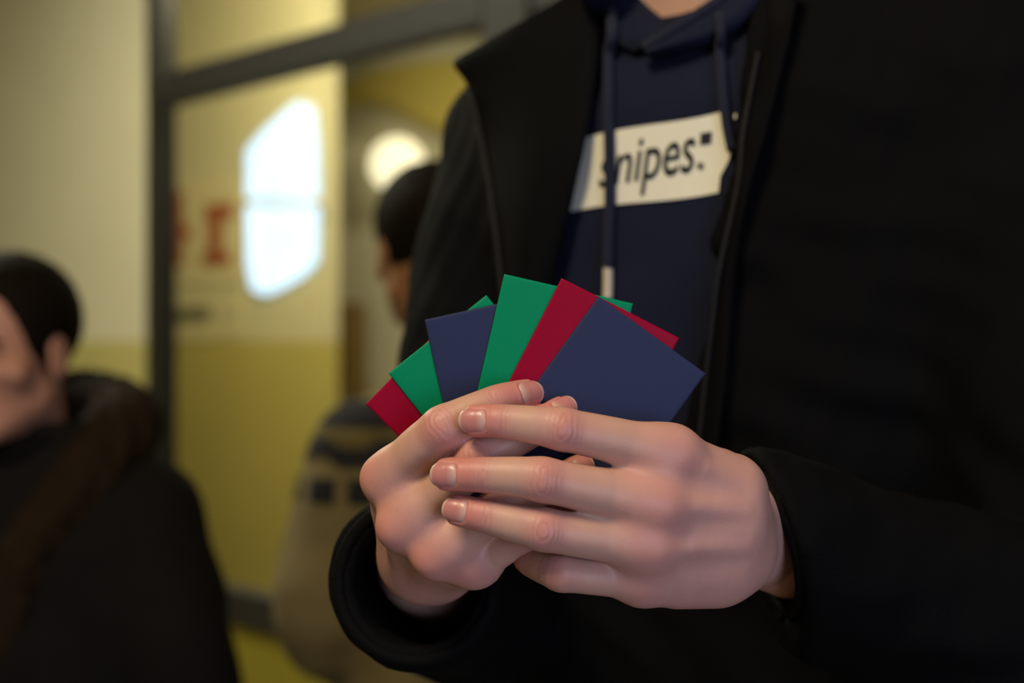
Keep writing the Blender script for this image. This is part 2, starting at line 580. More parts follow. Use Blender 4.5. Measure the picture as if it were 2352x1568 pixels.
# glazed door screen: dark posts, transom, rail and panes
door = empty('door_1', A0); tag(door, 'dark framed glazed door screen across the corridor', None, None, 'structure')
def gz_part(name, p0, p1, mat, bev=0.006, parent=door):
    return link_w(name, box_mesh(name, p0, p1, bev, GZ), mat, parent)
gz_part('door_post', (-0.085, -0.03, 0), (-0.006, 0.05, 3.0), MT['frame'])
gz_part('door_post', (1.66, -0.03, 0), (1.83, 0.05, 3.0), MT['frame'])
gz_part('door_post', (3.3, -0.03, 0), (3.4, 0.05, 3.0), MT['frame'])
gz_part('transom', (0.010, -0.025, 2.045), (1.66, 0.045, 2.15), MT['frame'])
gz_part('transom', (1.83, -0.025, 2.045), (3.3, 0.045, 2.15), MT['frame'])
gz_part('bottom_rail', (0.010, -0.025, 0.365), (1.66, 0.045, 0.475), MT['frame'])
gz_part('bottom_rail', (1.83, -0.025, 0.365), (3.3, 0.045, 0.475), MT['frame'])
gz_part('head_rail', (0.010, -0.025, 2.93), (3.3, 0.045, 3.0), MT['frame'])
gz_part('sill_rail', (0.010, -0.025, 0.0), (3.3, 0.045, 0.06), MT['frame'])
for x0, x1 in ((0.0, 1.66), (1.83, 3.3)):
    gz_part('kick_panel', (x0, 0.0, 0.06), (x1, 0.018, 0.365), MT['kick'], 0)
for z0, z1 in ((0.475, 2.045), (2.15, 2.93)):
    for x0, x1 in ((-0.006, 1.66), (1.83, 3.3)):
        gz_part('pane', (x0, 0.006, z0), (x1, 0.012, z1), MT['glass'], 0)

# corridor beyond the glass
W1 = 1.2
GW = frame_at(0, W1)
s_end = (on_wall(727, 784, W1) - (A0 - N * W1)).dot(E)
w = link('wall_corridor', box_mesh('wall_corridor', (-4.2, 0, 0), (s_end, 0.12, 3.0), 0, GW), MT['paint']); tag(w, 'corridor wall behind the glass carrying notices and glowing panels imitating a reflection', None, None, 'structure')
w = link('wall_back_corridor', box_mesh('wall_back_corridor', (-3.5, 8.2, 0), (2.5, 8.32, 3.0)), MT['paint_grey']); tag(w, 'greyish beige wall at the end of the corridor', None, None, 'structure')

# arch plaster above the passage
arch_pts = []
outer = [(745, 232), (790, 188), (860, 158), (960, 140), (1100, 128), (1260, 140)]
inner = [(1260, 330), (1100, 330), (1000, 292), (900, 240), (820, 220)]
arch_pts = [P(x, y, 7.9) for x, y in outer + inner]
o = link('trim_1', prism_mesh('arch_trim', arch_pts, Vector((0, 0.3, 0)), 0.01), MT['olive']); tag(o, 'olive plaster arch over the far passage', None, None, 'structure')

# door-glass reflection of a window, imitated by two glowing panels on the corridor wall
refl = empty('window_reflection', on_wall(645, 460, W1)); tag(refl, 'glowing blue-white panels standing in for a window reflection in the door glass', None, None, 'structure')
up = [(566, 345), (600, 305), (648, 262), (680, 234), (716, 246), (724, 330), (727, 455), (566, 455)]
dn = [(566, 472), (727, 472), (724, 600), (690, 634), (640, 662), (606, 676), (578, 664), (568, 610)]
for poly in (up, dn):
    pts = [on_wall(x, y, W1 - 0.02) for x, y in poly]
    link_w('pane', prism_mesh('pane', pts, -N * 0.015), MT['reflection_glow'], refl)  # glowing patch cut to the reflection's outline, no real glazing
pts = [on_wall(x, y, W1 - 0.03) for x, y in ((562, 457), (729, 457), (729, 470), (562, 470))]
link_w('reflected_bar', prism_mesh('reflected_bar', pts, -N * 0.03), MT['paper'], refl)  # bar of the reflected window, modelled as a strip on the wall

# notices on the corridor wall
def notice(name, label, quad, shapes, matp, cat='notice'):
    root = empty(name, on_wall(quad[0][0], quad[0][1], W1)); tag(root, label, cat)
    link_w('sheet', prism_mesh('sheet', [on_wall(x, y, W1 - 0.006) for x, y in quad], -N * 0.004), matp, root)
    for poly, mt in shapes:
        link_w('print', prism_mesh('print', [on_wall(x, y, W1 - 0.010) for x, y in poly], -N * 0.003), mt, root)
R_, G_ = MT['poster_red'], MT['poster_grey']
notice('poster', 'cream poster with large red lettering seen through the door glass',
       [(398, 420), (556, 405), (556, 650), (398, 655)],
       [([(470, 470), (536, 464), (536, 500), (470, 505)], R_), ([(478, 500), (512, 498), (508, 590), (476, 592)], R_), ([(464, 582), (530, 578), (530, 608), (464, 612)], R_),
        ([(398, 440), (420, 438), (420, 610), (398, 612)], R_), ([(420, 520), (440, 519), (440, 545), (420, 546)], R_)], MT['paper'])
notice('notice_sheet', 'pale notice sheet with grey lines below the red poster',
       [(398, 690), (556, 675), (556, 775), (398, 785)],
       [([(400, 706), (482, 700), (482, 738), (400, 744)], G_), ([(500, 712), (545, 709), (545, 728), (500, 731)], MT['paint_grey'])], MT['paper'])
# cabinet and wall lamp at the end of the corridor
cab = empty('wooden_cabinet', (P(785, 1000, 7.75).x, 7.9, 0)); tag(cab, 'brown wooden cabinet against the far corridor wall', 'cabinet')
xa, xb = P(742, 0, 7.75).x, P(826, 0, 7.75).x
zt = P(0, 694, 7.75).z
link_w('body', box_mesh('body', (xa, 7.75, 0.06), (xb, 8.19, zt), 0.01), MT['wood'], cab)
xm = (xa + xb) / 2
for x0, x1, kx in ((xa + 0.006, xm - 0.003, xm - 0.02), (xm + 0.003, xb - 0.006, xm + 0.02)):
    d_ = link_w('door', box_mesh('door', (x0, 7.732, 0.09), (x1, 7.752, zt - 0.02), 0.004), MT['wood'], cab)
    hd = link('handle', tube_mesh('handle', [(kx, 7.72, 0.8), (kx, 7.72, 0.95)], 0.006), MT['metal'], d_)
link_w('plinth', box_mesh('plinth', (xa + 0.01, 7.77, 0.0), (xb - 0.01, 8.19, 0.06)), MT['frame'], cab)
lp = P(912, 378, 8.02)
lamp = empty('wall_lamp', (lp.x, 8.2, lp.z)); tag(lamp, 'round cream globe wall lamp glowing beyond the glass', 'lamp')
bm = bmesh.new(); bmesh.ops.create_uvsphere(bm, u_segments=28, v_segments=16, radius=0.155); bm.transform(Matrix.Translation(lp))
link_w('globe', bm_mesh('globe', bm, True), MT['globe'], lamp)
link_w('wall_plate', tube_mesh('wall_plate', [(lp.x, 8.15, lp.z), (lp.x, 8.17, lp.z), (lp.x, 8.2, lp.z)], [0.05, 0.075, 0.08], 20), MT['metal'], lamp)

# ------------------------------------------------------------------ heads and figures
def head_parts(face_dir, c, sc=1.0, tilt=0.0):
    """returns (function adding the head prims to a grid, hair prims). c: head centre mm, face_dir: unit xy"""
    f = nrm([face_dir[0], face_dir[1], tilt])
    up = nrm(np.array([0, 0, 1.0]) - f * f[2])
    r = np.cross(f, up)            # figure's right
    B = np.stack([r, -f, up], 1)   # columns: local x, y (back), z
    def T(p): return np.array(c) + B @ (np.array(p, float) * sc)
    def add(g, neck_to=None):
        E_ = lambda p, rr: Ell(T(p), np.array(rr, float) * sc, B)
        Ch = lambda a, b, ra, rb: Chain([T(a), T(b)], [ra * sc, rb * sc])
        g.add(E_((0, 18, 36), (75, 93, 79)), 8)
        g.add(E_((0, -26, -30), (59, 60, 82)), 22)
        g.add(E_((0, -46, -84), (36, 34, 27)), 22)
        g.add(Ch((-46, -5, -62), (-24, -58, -92), 20, 16), 16); g.add(Ch((46, -5, -62), (24, -58, -92), 20, 16), 16)
        g.add(Ch((-52, -52, -24), (-40, -66, -22), 17, 14), 14); g.add(Ch((52, -52, -24), (40, -66, -22), 17, 14), 14)
        g.add(Ch((-34, -78, 16), (34, -78, 16), 9, 9), 12)
        for s in (-1, 1):
            g.cut(E_((s * 32, -94, -3), (16, 12, 10)), 10)
            g.add(E_((s * 32, -73, -4), (13, 13, 12)), 2)
        g.add(Ch((0, -84, 6), (0, -103, -30), 6, 9), 9)
        g.add(Ch((-11, -92, -36), (11, -92, -36), 7, 7), 6)
        g.add(Ch((-20, -80, -58), (20, -80, -58), 6.5, 6.5), 6); g.add(Ch((-17, -80, -69), (17, -80, -69), 7.5, 7.5), 6)
        for s in (-1, 1):
            g.add(E_((s * 75, 8, -8), (7, 19, 31)), 6)
            g.cut(E_((s * 83, 3, -4), (6, 10, 17)), 5)
        if neck_to is None: g.add(Ch((0, 26, -60), (0, 42, -190), 56, 62), 25)
        else: g.add(Chain([T((0, 24, -50)), neck_to], [54 * sc, 56 * sc]), 25)
    def hair(g, thick=9, low=-40):
        g.add(Ell(T((0, 20, 40)), np.array((75 + thick, 93 + thick, 80 + thick)) * sc, B), 5)
        g.cut(Ell(T((0, -92, -42)), np.array((86, 88, 134)) * sc, B), 8)
        g.cut(Ell(T((0, -40, -120)), np.array((120, 75, 100)) * sc, B), 10)
        g.cut(Ell(T((0, 60, -150)), np.array((120, 120, 95)) * sc, B), 8)
        for s in (-1, 1): g.cut(Ell(T((s * 80, 4, -14)), np.array((16, 22, 34)) * sc, B), 5)
    return add, hair, T

def to_obj(name, g, mat, parent, project=2, extra=None, disp=None):
    V, F = g.mesh(project)
    if disp is not None: V = V + disp(V)
    if extra is not None:
        V2, F2 = extra; F = np.concatenate([F, F2 + len(V)]); V = np.concatenate([V, V2])
    return link_w(name, mesh_np(name, V / 1000.0, F), mat, parent)

def wob(V, amp, wl, seed=0):
    rs = np.random.RandomState(seed)
    o = 0
    for _ in range(7):
        k = rs.normal(size=3); k = k / np.linalg.norm(k) * (2 * math.pi / (wl * rs.uniform(0.6, 1.8)))
        o = o + np.sin(V @ k.astype(V.dtype) + V.dtype.type(rs.uniform(0, 6.28)))
    return amp * o / 2.6

def torso_fn(c, fwd, prof):
    """c: xy mm; fwd: unit xy; prof: rows (z, half-width, half-depth) mm"""
    f2 = nrm(fwd); u2 = np.array([-f2[1], f2[0]])
    pr = np.array(prof, float)
    def fn(X, infl=0.0):
        f4 = np.float32
        u = (X[..., 0] - f4(c[0])) * f4(u2[0]) + (X[..., 1] - f4(c[1])) * f4(u2[1])
        f = (X[..., 0] - f4(c[0])) * f4(f2[0]) + (X[..., 1] - f4(c[1])) * f4(f2[1])
        z = X[..., 2]
        a = (np.interp(z, pr[:, 0], pr[:, 1]) + infl).astype(f4); b = (np.interp(z, pr[:, 0], pr[:, 2]) + infl).astype(f4)
        q = ((np.abs(u) / a) ** f4(2.4) + (np.abs(f) / b) ** f4(2.4)) ** f4(1 / 2.4)
        d = (q - 1) * np.minimum(a, b)
        return np.maximum(d, np.maximum(pr[0, 0] - z, z - pr[-1, 0] - infl))
    return fn, f2, u2

def legs(g, hipL, hipR, kneeL, kneeR, footL, footR, r=(85, 62, 48), k=20):
    for h_, k_, f_ in ((hipL, kneeL, footL), (hipR, kneeR, footR)):
        g.add(Chain([h_, k_, f_], r), k)

def shoes(parent, feet, fwd):
    for f in feet:
        a = np.array([f[0], f[1], 0.0]); d = np.array([fwd[0], fwd[1], 0])
        g = Grid(a + [-190, -190, -5], a + [190, 190, 120], 6)
        g.add(Chain([a - d * 50 + [0, 0, 42], a + d * 60 + [0, 0, 36], a + d * 140 + [0, 0, 28]], [42, 40, 30]), 8)
        g.fn(lambda X: -X[..., 2] + 1.0, 'max', 2)
        to_obj('shoe', g, MT['shoe'], parent)

# ---- seated man in a dark coat with a fur collar, behind at the side
def man_dark_coat():
    Y = 1.88
    hc = M3(8, 806, Y)
    root = empty('person', (hc[0] / 1000, hc[1] / 1000, 0))
    tag(root, 'seated person with short dark hair in a dark coat with brown fur collar', 'person', None)
    add, hair, T = head_parts((-0.27, -0.96), hc, 1.03, -0.05)
    cx, cy = hc[0] + 30, hc[1] + 60
    fwd = nrm([-0.28, -0.96])
    prof = [(400, 165, 125), (640, 165, 130), (860, 185, 135), (990, 195, 125), (1060, 175, 105), (1105, 115, 85), (1150, 60, 60)]
    fn, f2, u2 = torso_fn((cx, cy), fwd, prof)
    U = np.array([*u2, 0]); Fv = np.array([*f2, 0]); c0 = np.array([cx, cy, 0.0])
    g = Grid(hc + [-140, -140, -260], hc + [140, 150, 140], 4)
    add(g)
    body = to_obj('body', g, MT['skin_man'], root)
    g = Grid(hc + [-140, -140, -140], hc + [140, 150, 160], 4); hair(g)
    to_obj('hair', g, MT['hair'], root, disp=lambda V: wob(V, 1.2, 12, 3)[:, None] * nrm([0, 0, 1]))
    for s in (-1, 1):
        bm = bmesh.new(); bmesh.ops.create_uvsphere(bm, u_segments=12, v_segments=8, radius=0.0055)
        bm.transform(Matrix.Translation(Vector(T((s * 32, -83, -3)) / 1000)))
        e_ = link('eye', bm_mesh('eye', bm, True), MT['eye'], body)
        g2 = Grid(T((s * 32, -86, 14)) - 40, T((s * 32, -86, 14)) + 40, 2.5)
        g2.add(Chain([T((s * 16, -86, 15)), T((s * 34, -85, 19)), T((s * 50, -72, 14))], [3.0, 3.8, 2.2]), 2)
        V, F = g2.mesh(1); link('eyebrow', mesh_np('eyebrow', V / 1000, F), MT['hair'], body)
    # coat: torso, arms resting forward
    lo = np.array([cx - 420, cy - 480, 380]); hi = np.array([cx + 420, cy + 330, 1230])
    g = Grid(lo, hi, 7)
    g.fn(lambda X: fn(X, 14), 'min', 4)
    for s in (-1, 1):
        sh = c0 + U * s * 160 + [0, 0, 1010]; el = c0 + U * s * 240 + Fv * 40 + [0, 0, 720]; wr = c0 + U * s * 130 + Fv * 270 + [0, 0, 660]
        g.add(Chain(smooth_path([sh, (sh + el) / 2 + U * s * 14, el, wr], 4), np.interp(np.linspace(0, 3, 13), [0, 1, 2, 3], [82, 76, 66, 52])), 30)
    g.cut(Chain([c0 + [0, 0, 1070], c0 + [0, 0, 1300]], [72, 78]), 10)
    to_obj('coat', g, MT['coat'], root, disp=lambda V: (wob(V, 5, 120, 5)[:, None]) * np.array([0.6, 0.5, 0.3]))
    # fur collar: thick ring lying on the shoulders and running down the front
    ring = [c0 + Fv * 128 + U * (-34) + [0, 0, 860], c0 + Fv * 125 + U * (-66) + [0, 0, 980], c0 + Fv * 55 + U * (-120) + [0, 0, 1085], c0 - Fv * 60 + U * (-95) + [0, 0, 1135],
            c0 - Fv * 105 + [0, 0, 1150], c0 - Fv * 60 + U * 95 + [0, 0, 1135], c0 + Fv * 55 + U * 120 + [0, 0, 1085], c0 + Fv * 125 + U * 66 + [0, 0, 980], c0 + Fv * 128 + U * 34 + [0, 0, 860]]
    g = Grid(c0 + [-260, -260, 780], c0 + [260, 260, 1260], 5)
    g.add(Chain(smooth_path(ring, 4), np.interp(np.linspace(0, 8, 33), [0, 2, 4, 6, 8], [26, 46, 56, 46, 26])), 8)
    to_obj('fur_collar', g, MT['fur'], root, disp=lambda V: (wob(V, 5, 26, 9) + wob(V, 3, 12, 10))[:, None] * np.array([0.4, -0.5, 0.7]))
    # scarf-like inner collar and shirt front
    g = Grid(c0 + [-200, -200, 940], c0 + [200, 200, 1220], 5)
    g.add(Chain(smooth_path([c0 + U * 76 * math.cos(a) + Fv * 80 * math.sin(a) + [0, 0, 1118 - 18 * math.sin(a)] for a in np.linspace(0, 2 * math.pi, 12)], 3), [30] * 34), 8)
    to_obj('inner_collar', g, MT['lining'], root)
    g = Grid(c0 + [-200, -220, 500], c0 + [200, 200, 1060], 6)
    g.add(Chain([c0 + Fv * 128 + [0, 0, 560], c0 + Fv * 128 + [0, 0, 960]], [34, 30]), 8)
    to_obj('shirt_front', g, MT['blue_shirt'], root)
    hips = c0 + [0, 0, 460]
    g = Grid(hips + [-420, -680, -470], hips + [420, 300, 120], 9)
    kL = hips + U * 130 + Fv * 420 + [0, 0, 20]; kR = hips - U * 130 + Fv * 420 + [0, 0, 20]
    fL = kL + [0, 0, -420]; fR = kR + [0, 0, -420]
    legs(g, hips + U * 95, hips - U * 95, kL, kR, fL, fR)
    to_obj('trousers', g, MT['trousers'], root)
    shoes(root, [fL, fR], f2)
    # hands folded on the lap
    for s in (-1, 1):
        wr = c0 + U * s * 128 + Fv * 262 + [0, 0, 660]; hd = c0 + U * s * 70 + Fv * 335 + [0, 0, 640]
        g = Grid(np.minimum(wr, hd) - 70, np.maximum(wr, hd) + 90, 3)
        dd = nrm(hd - wr); sd = nrm(np.cross(dd, [0, 0, 1]))
        g.add(Chain([wr, wr + dd * 40, hd], [27, 30, 34], np.array([0, 0, 1.0]), 1.7), 6)
        for k in range(4):
            b0 = hd + sd * (k - 1.5) * 17 - dd * 5
            g.add(Chain([b0, b0 + dd * 38, b0 + dd * 52 + [0, 0, -22], b0 + dd * 44 + [0, 0, -38]], [9.5, 9, 8.5, 7]), 3)
        t0 = hd - dd * 40 + sd * s * -32
        g.add(Chain([t0, t0 + dd * 30 - sd * s * 18, t0 + dd * 58 - sd * s * 16], [12, 11, 9]), 6)
        V, F = g.mesh(1); link('hand', mesh_np('hand', V / 1000, F), MT['skin_man'], body)
man_dark_coat()

# ---- person in a khaki patterned sweater, seen from behind beside the jacket
def person_sweater():
    Y = 2.15
    hc = M3(985, 574, Y)
    root = empty('person', (hc[0] / 1000, hc[1] / 1000, 0))
    tag(root, 'person with black hair in a khaki sweater with dark patterned shoulders', 'person', None)
    add, hair, T = head_parts((-0.30, 0.80), hc, 1.0, -0.10)
    cx, cy = hc[0] + 62, hc[1] - 10
    fwd = nrm([-0.25, 0.95])
    zt = hc[2]
    prof = [(540, 165, 120), (800, 180, 125), (zt - 420, 190, 128), (zt - 310, 190, 118), (zt - 245, 165, 98), (zt - 200, 110, 80), (zt - 160, 60, 58)]
    fn, f2, u2 = torso_fn((cx, cy), fwd, prof)
    U = np.array([*u2, 0]); Fv = np.array([*f2, 0]); c0 = np.array([cx, cy, 0.0])
    g = Grid(hc + [-140, -150, -260], hc + [170, 150, 140], 4); add(g, np.array([cx, cy, zt - 215]))
    body = to_obj('body', g, MT['skin_hall'], root)
    g = Grid(hc + [-140, -150, -140], hc + [140, 150, 160], 4); hair(g, 11)
    to_obj('hair', g, MT['hair'], root, disp=lambda V: wob(V, 1.5, 14, 4)[:, None] * nrm([0, 0, 1]))
    for s in (-1, 1):
        bm = bmesh.new(); bmesh.ops.create_uvsphere(bm, u_segments=12, v_segments=8, radius=0.0055)
        bm.transform(Matrix.Translation(Vector(T((s * 32, -83, -3)) / 1000)))
        link('eye', bm_mesh('eye', bm, True), MT['eye'], body)
    arm = {}
    g = Grid([cx - 460, cy - 420, 520], [cx + 420, cy + 480, zt - 100], 7)
    g.fn(lambda X: fn(X, 16), 'min', 4)
    for s in (-1, 1):
        sh = c0 + U * s * 158 + [0, 0, zt - 310]; el = c0 + U * s * 216 - Fv * 10 + [0, 0, zt - 560]; wr = c0 + U * s * 120 + Fv * 220 + [0, 0, zt - 610]
        pth = smooth_path([sh, (sh + el) / 2 + U * s * 12, el, wr], 4); rr = np.interp(np.linspace(0, 3, 13), [0, 1, 2, 3], [84, 80, 72, 54])
        arm[s] = (pth, rr)
        g.add(Chain(pth, rr), 30)
    g.cut(Chain([c0 + [0, 0, zt - 190], c0 + [0, 0, zt]], [64, 70]), 10)
    V, F = g.mesh(2)
    V = V + wob(V, 4, 130, 15)[:, None] * np.array([0.6, 0.5, 0.3])
    sw = link_w('sweater', mesh_np('sweater', V / 1000, F), MT['sweater'], root)
    ring_ = [c0 + U * 66 * math.cos(a) + Fv * 62 * math.sin(a) + [0, 0, zt - 172] for a in np.linspace(0, 2 * math.pi, 25)]
    link('neck_rib', tube_mesh('neck_rib', [Vector(p / 1000) for p in ring_], 0.015, 10, False), MT['sweater_olive'], sw)
    # knitted dark bands across the shoulders: faces between two heights, lifted off the sweater
    cent = V[F].mean(1)
    nz = zt - cent[:, 2]
    def band(name, sel, mat, lift):
        f = F[sel]
        used, inv = np.unique(f.ravel(), return_inverse=True)
        gg = g.grad(V[used])
        me = mesh_np(name, (V[used] + gg * lift) / 1000, inv.reshape(-1, 4))
        link(name, me, mat, sw)
    wav = 9 * np.sin(cent[:, 0] / 16.0)
    seg = np.sin(cent[:, 0] / 9.0) > -0.55
    band('yoke_band', (nz > 225) & (nz < 262), MT['sweater_dark'], 2.5)
    band('yoke_band', (nz + wav > 284) & (nz + wav < 312), MT['sweater_dark'], 2.5)
    band('yoke_band', (nz > 332) & (nz < 366) & seg, MT['sweater_dark'], 2.5)
    band('yoke_stripe', (nz + wav > 264) & (nz + wav < 280), MT['sweater_olive'], 2.2)
    hips = c0 + [0, 0, 620]
    g = Grid(hips + [-300, -300, -640], hips + [300, 300, 140], 9)
    fL = c0 + U * 110 + [0, 0, 60]; fR = c0 - U * 110 + [0, 0, 60]
    legs(g, hips + U * 85, hips - U * 85, c0 + U * 100 + [0, 0, 340], c0 - U * 100 + [0, 0, 340], fL, fR)
    to_obj('trousers', g, MT['trousers'], root)
    shoes(root, [fL, fR], f2)
person_sweater()

# ------------------------------------------------------------------ the card holder
CX, CY = 163.0, 1015.0
FWD = nrm([-0.62, -0.785])
zb = CAMZ * 1000
PROF = [(zb - 420, 170, 112), (zb - 250, 172, 116), (zb - 50, 188, 122), (zb + 70, 198, 122), (zb + 155, 196, 114), (zb + 205, 178, 96), (zb + 232, 125, 78), (zb + 255, 68, 62)]
tors, F2, U2 = torso_fn((CX, CY), FWD, PROF)
UV = np.array([*U2, 0.0]); FV = np.array([*F2, 0.0]); TC = np.array([CX, CY, 0.0])
# u axis: +u runs towards the near shoulder (viewer's right)
SGN = 1.0 if UV[0] > 0 else -1.0
UV = UV * SGN
person = empty('person', (CX / 1000, CY / 1000, 0))
tag(person, 'person in open black jacket over navy hoodie holding a fan of coloured packets', 'person')

CAMP = np.array([0, 0, CAMZ * 1000.0])
def march(fn, px, py, start=500.0, end=1500.0):
    d = M3(px, py, 1.0) - CAMP; d = d / 1000.0           # per mm of depth
    t = start
    L = np.linalg.norm(d)
    for _ in range(160):
        x = CAMP + d * t
        v = float(fn(x[None, :])[0])
        if v < 0.2: return x
        t += v * 0.6 / L
        if t > end: return None
    return x

def hood_fold(X):
    return 3.0 * np.sin(X[..., 0] / 17.0 + X[..., 2] / 60.0) * np.clip((zb + 60 - X[..., 2]) / 200, 0, 1) + 1.6 * np.sin(X[..., 0] / 31.0 - X[..., 2] / 23.0)
hoodie_f = lambda X: tors(X, 4.0) + hood_fold(X)
jacket_t = lambda X: tors(X, 17.0)

# --- arms (skeleton points, mm)
R_wr = M3(956, 1284, 0.735); R_el = M3(1085, 1330, 0.955); R_sh = TC - UV * 190 + [0, 0, zb + 158]
L_wr = M3(1766, 1228, 0.722); L_el = M3(2480, 1530, 0.800); L_sh = TC + UV * 182 + [0, 0, zb + 175]

# --- hoodie
g = Grid([CX - 260, CY - 240, zb - 420], [CX + 260, CY + 240, zb + 330], 4)
g.fn(hoodie_f, 'min', 3)
# hood bunched behind the neck
nk = TC + [0, 0, zb + 235]
neck_c = Chain([TC + FV * 18 + [0, 0, zb + 175], TC + FV * 44 + [0, 0, zb + 300]], [58, 54])
for sg in (1, -1):
    path = [nk + UV * sg * 88 + FV * 40 + [0, 0, 4], nk + UV * sg * 98 + FV * 0 + [0, 0, 18], nk + UV * sg * 74 - FV * 80 + [0, 0, 25], nk - FV * 115 + [0, 0, 10]]
    pp = smooth_path(path, 5)
    g.add(Chain(pp, np.interp(np.linspace(0, 3, len(pp)), [0, 1, 2, 3], [14, 26, 34, 38])), 9)
g.cut(Chain(neck_c.p, neck_c.r + 3), 6)
hood_o = to_obj('hoodie', g, MT['hoodie'], person)
bvh_h = BVHTree.FromPolygons([tuple(v.co) for v in hood_o.data.vertices], [tuple(p.vertices) for p in hood_o.data.polygons])
def ray(bvh, px, py, lift=0.0, default=1.0):
    d = (P(px, py, 1.0) - Vector((0, 0, CAMZ))).normalized()
    h = bvh.ray_cast(Vector((0, 0, CAMZ)), d)
    if h[0] is None: return P(px, py, default)
    return h[0] + h[1] * lift

# hood edges crossing in a V below the throat
def sheet(name, rows, thick, mat, parent, per=5, cols=10, bulge=0.012):
    """thick lofted cloth panel: rows of (outer point, inner point)"""
    o_ = smooth_path([tuple(r[0]) for r in rows], per); i_ = smooth_path([tuple(r[1]) for r in rows], per)
    n = len(o_)
    G = np.zeros((n, cols + 1, 3))
    for a in range(n):
        for b in range(cols + 1):
            t = b / cols
            G[a, b] = o_[a] * (1 - t) + i_[a] * t
    tocam = np.array([0, 0, CAMZ]) - G; tocam /= np.linalg.norm(tocam, axis=-1, keepdims=True)
    prof = np.sin(np.linspace(0, 1, cols + 1) * math.pi)[None, :, None]
    G = G + tocam * prof * bulge
    Bk = G - tocam * thick
    V = np.concatenate([G.reshape(-1, 3), Bk.reshape(-1, 3)])
    F = []; W = cols + 1; off = n * W
    for a in range(n - 1):
        for b in range(cols):
            q = (a * W + b, a * W + b + 1, (a + 1) * W + b + 1, (a + 1) * W + b)
            F.append(q); F.append(tuple(off + k for k in q[::-1]))
    for a in range(n - 1):
        for b in (0, cols):
            F.append((a * W + b, (a + 1) * W + b, off + (a + 1) * W + b, off + a * W + b))
    for b in range(cols):
        for a in (0, n - 1):
            F.append((a * W + b, a * W + b + 1, off + a * W + b + 1, off + a * W + b))
    me = mesh_np(name, V, np.array(F))
    bm = bmesh.new(); bm.from_mesh(me); bmesh.ops.recalc_face_normals(bm, faces=bm.faces); bm.to_mesh(me); bm.free()
    return link(name, me, mat, parent), o_
def throat(px, py, lift):
    p = march(lambda X: np.minimum(tors(X, 6), neck_c.ev(X.astype(np.float32)) - 4), px, py)
    if p is None: return P(px, py, 0.95)
    d = nrm(CAMP - p)
    return Vector((p + d * lift) / 1000)
hl_, hl_e = sheet('hood_edge', [(throat(1455, 122, 3), throat(1556, 68, 4)), (throat(1402, 90, 5), throat(1520, 40, 5)), (throat(1358, 46, 6), throat(1476, 2, 6)), (throat(1330, -12, 6), throat(1440, -45, 6)), (throat(1310, -70, 6), throat(1415, -90, 6))], 0.006, MT['hoodie'], hood_o, bulge=0.006)
hr_, hr_e = sheet('hood_edge', [(throat(1478, 132, 10), throat(1484, 110, 12)), (throat(1560, 118, 10), throat(1540, 74, 14)), (throat(1640, 96, 8), throat(1598, 38, 14)), (throat(1712, 50, 8), throat(1664, -8, 14)), (throat(1775, -20, 8), throat(1725, -70, 14))], 0.006, MT['hoodie'], hood_o, bulge=0.010)
ie = smooth_path([throat(1484, 110, 15), throat(1540, 74, 17), throat(1598, 38, 17), throat(1664, -8, 17), throat(1725, -70, 17)], 5)
link('hood_hem', tube_mesh('hood_hem', [Vector(p) for p in ie], 0.0042, 10), MT['cord'], hr_)

# --- printed box on the chest
def quad_map(q, u, v):
    a = np.array(q[0]) * (1 - u) + np.array(q[1]) * u
    b = np.array(q[3]) * (1 - u) + np.array(q[2]) * u
    return a * (1 - v) + b * v
LQ = [(1350, 316), (1672, 254), (1652, 443), (1313, 486)]     # outline of the box: upper left, upper right, lower right, lower left
nu, nv = 40, 20
V = []; F = []
for j in range(nv + 1):
    for i in range(nu + 1):
        u, v = i / nu, j / nv
        x, y = quad_map(LQ, u, v)
        x += 22 * max(0, u - 0.86) / 0.14 * math.sin(math.pi * min(1, v / 0.8)) if v < 0.8 else 0
        y += 9 * math.sin(math.pi * u) * (1 - 2 * u) * -1
        V.append(ray(bvh_h, x, y, 0.0012))
for j in range(nv):
    for i in range(nu):
        a = j * (nu + 1) + i
        F.append((a, a + nu + 1, a + nu + 2, a + 1))
prt = link('chest_print', mesh_np('chest_print', np.array([tuple(p) for p in V]), np.array(F)), MT['print'], hood_o)
tag(prt, 'cream box print lettered snipes')

def text_mesh(s, shear=0.0, bold=0.0):
    cu = bpy.data.curves.new('lettering', 'FONT')
    cu.body = s; cu.resolution_u = 6; cu.shear = shear; cu.offset = bold
    o = bpy.data.objects.new('lettering_tmp', cu); C.objects.link(o)
    dg = bpy.context.evaluated_depsgraph_get()
    me = bpy.data.meshes.new_from_object(o.evaluated_get(dg))
    bpy.data.objects.remove(o)
    return me
me = text_mesh('snipes', 0.0, 0.004)
co = np.array([v.co for v in me.vertices])
x0, x1 = co[:, 0].min(), co[:, 0].max()
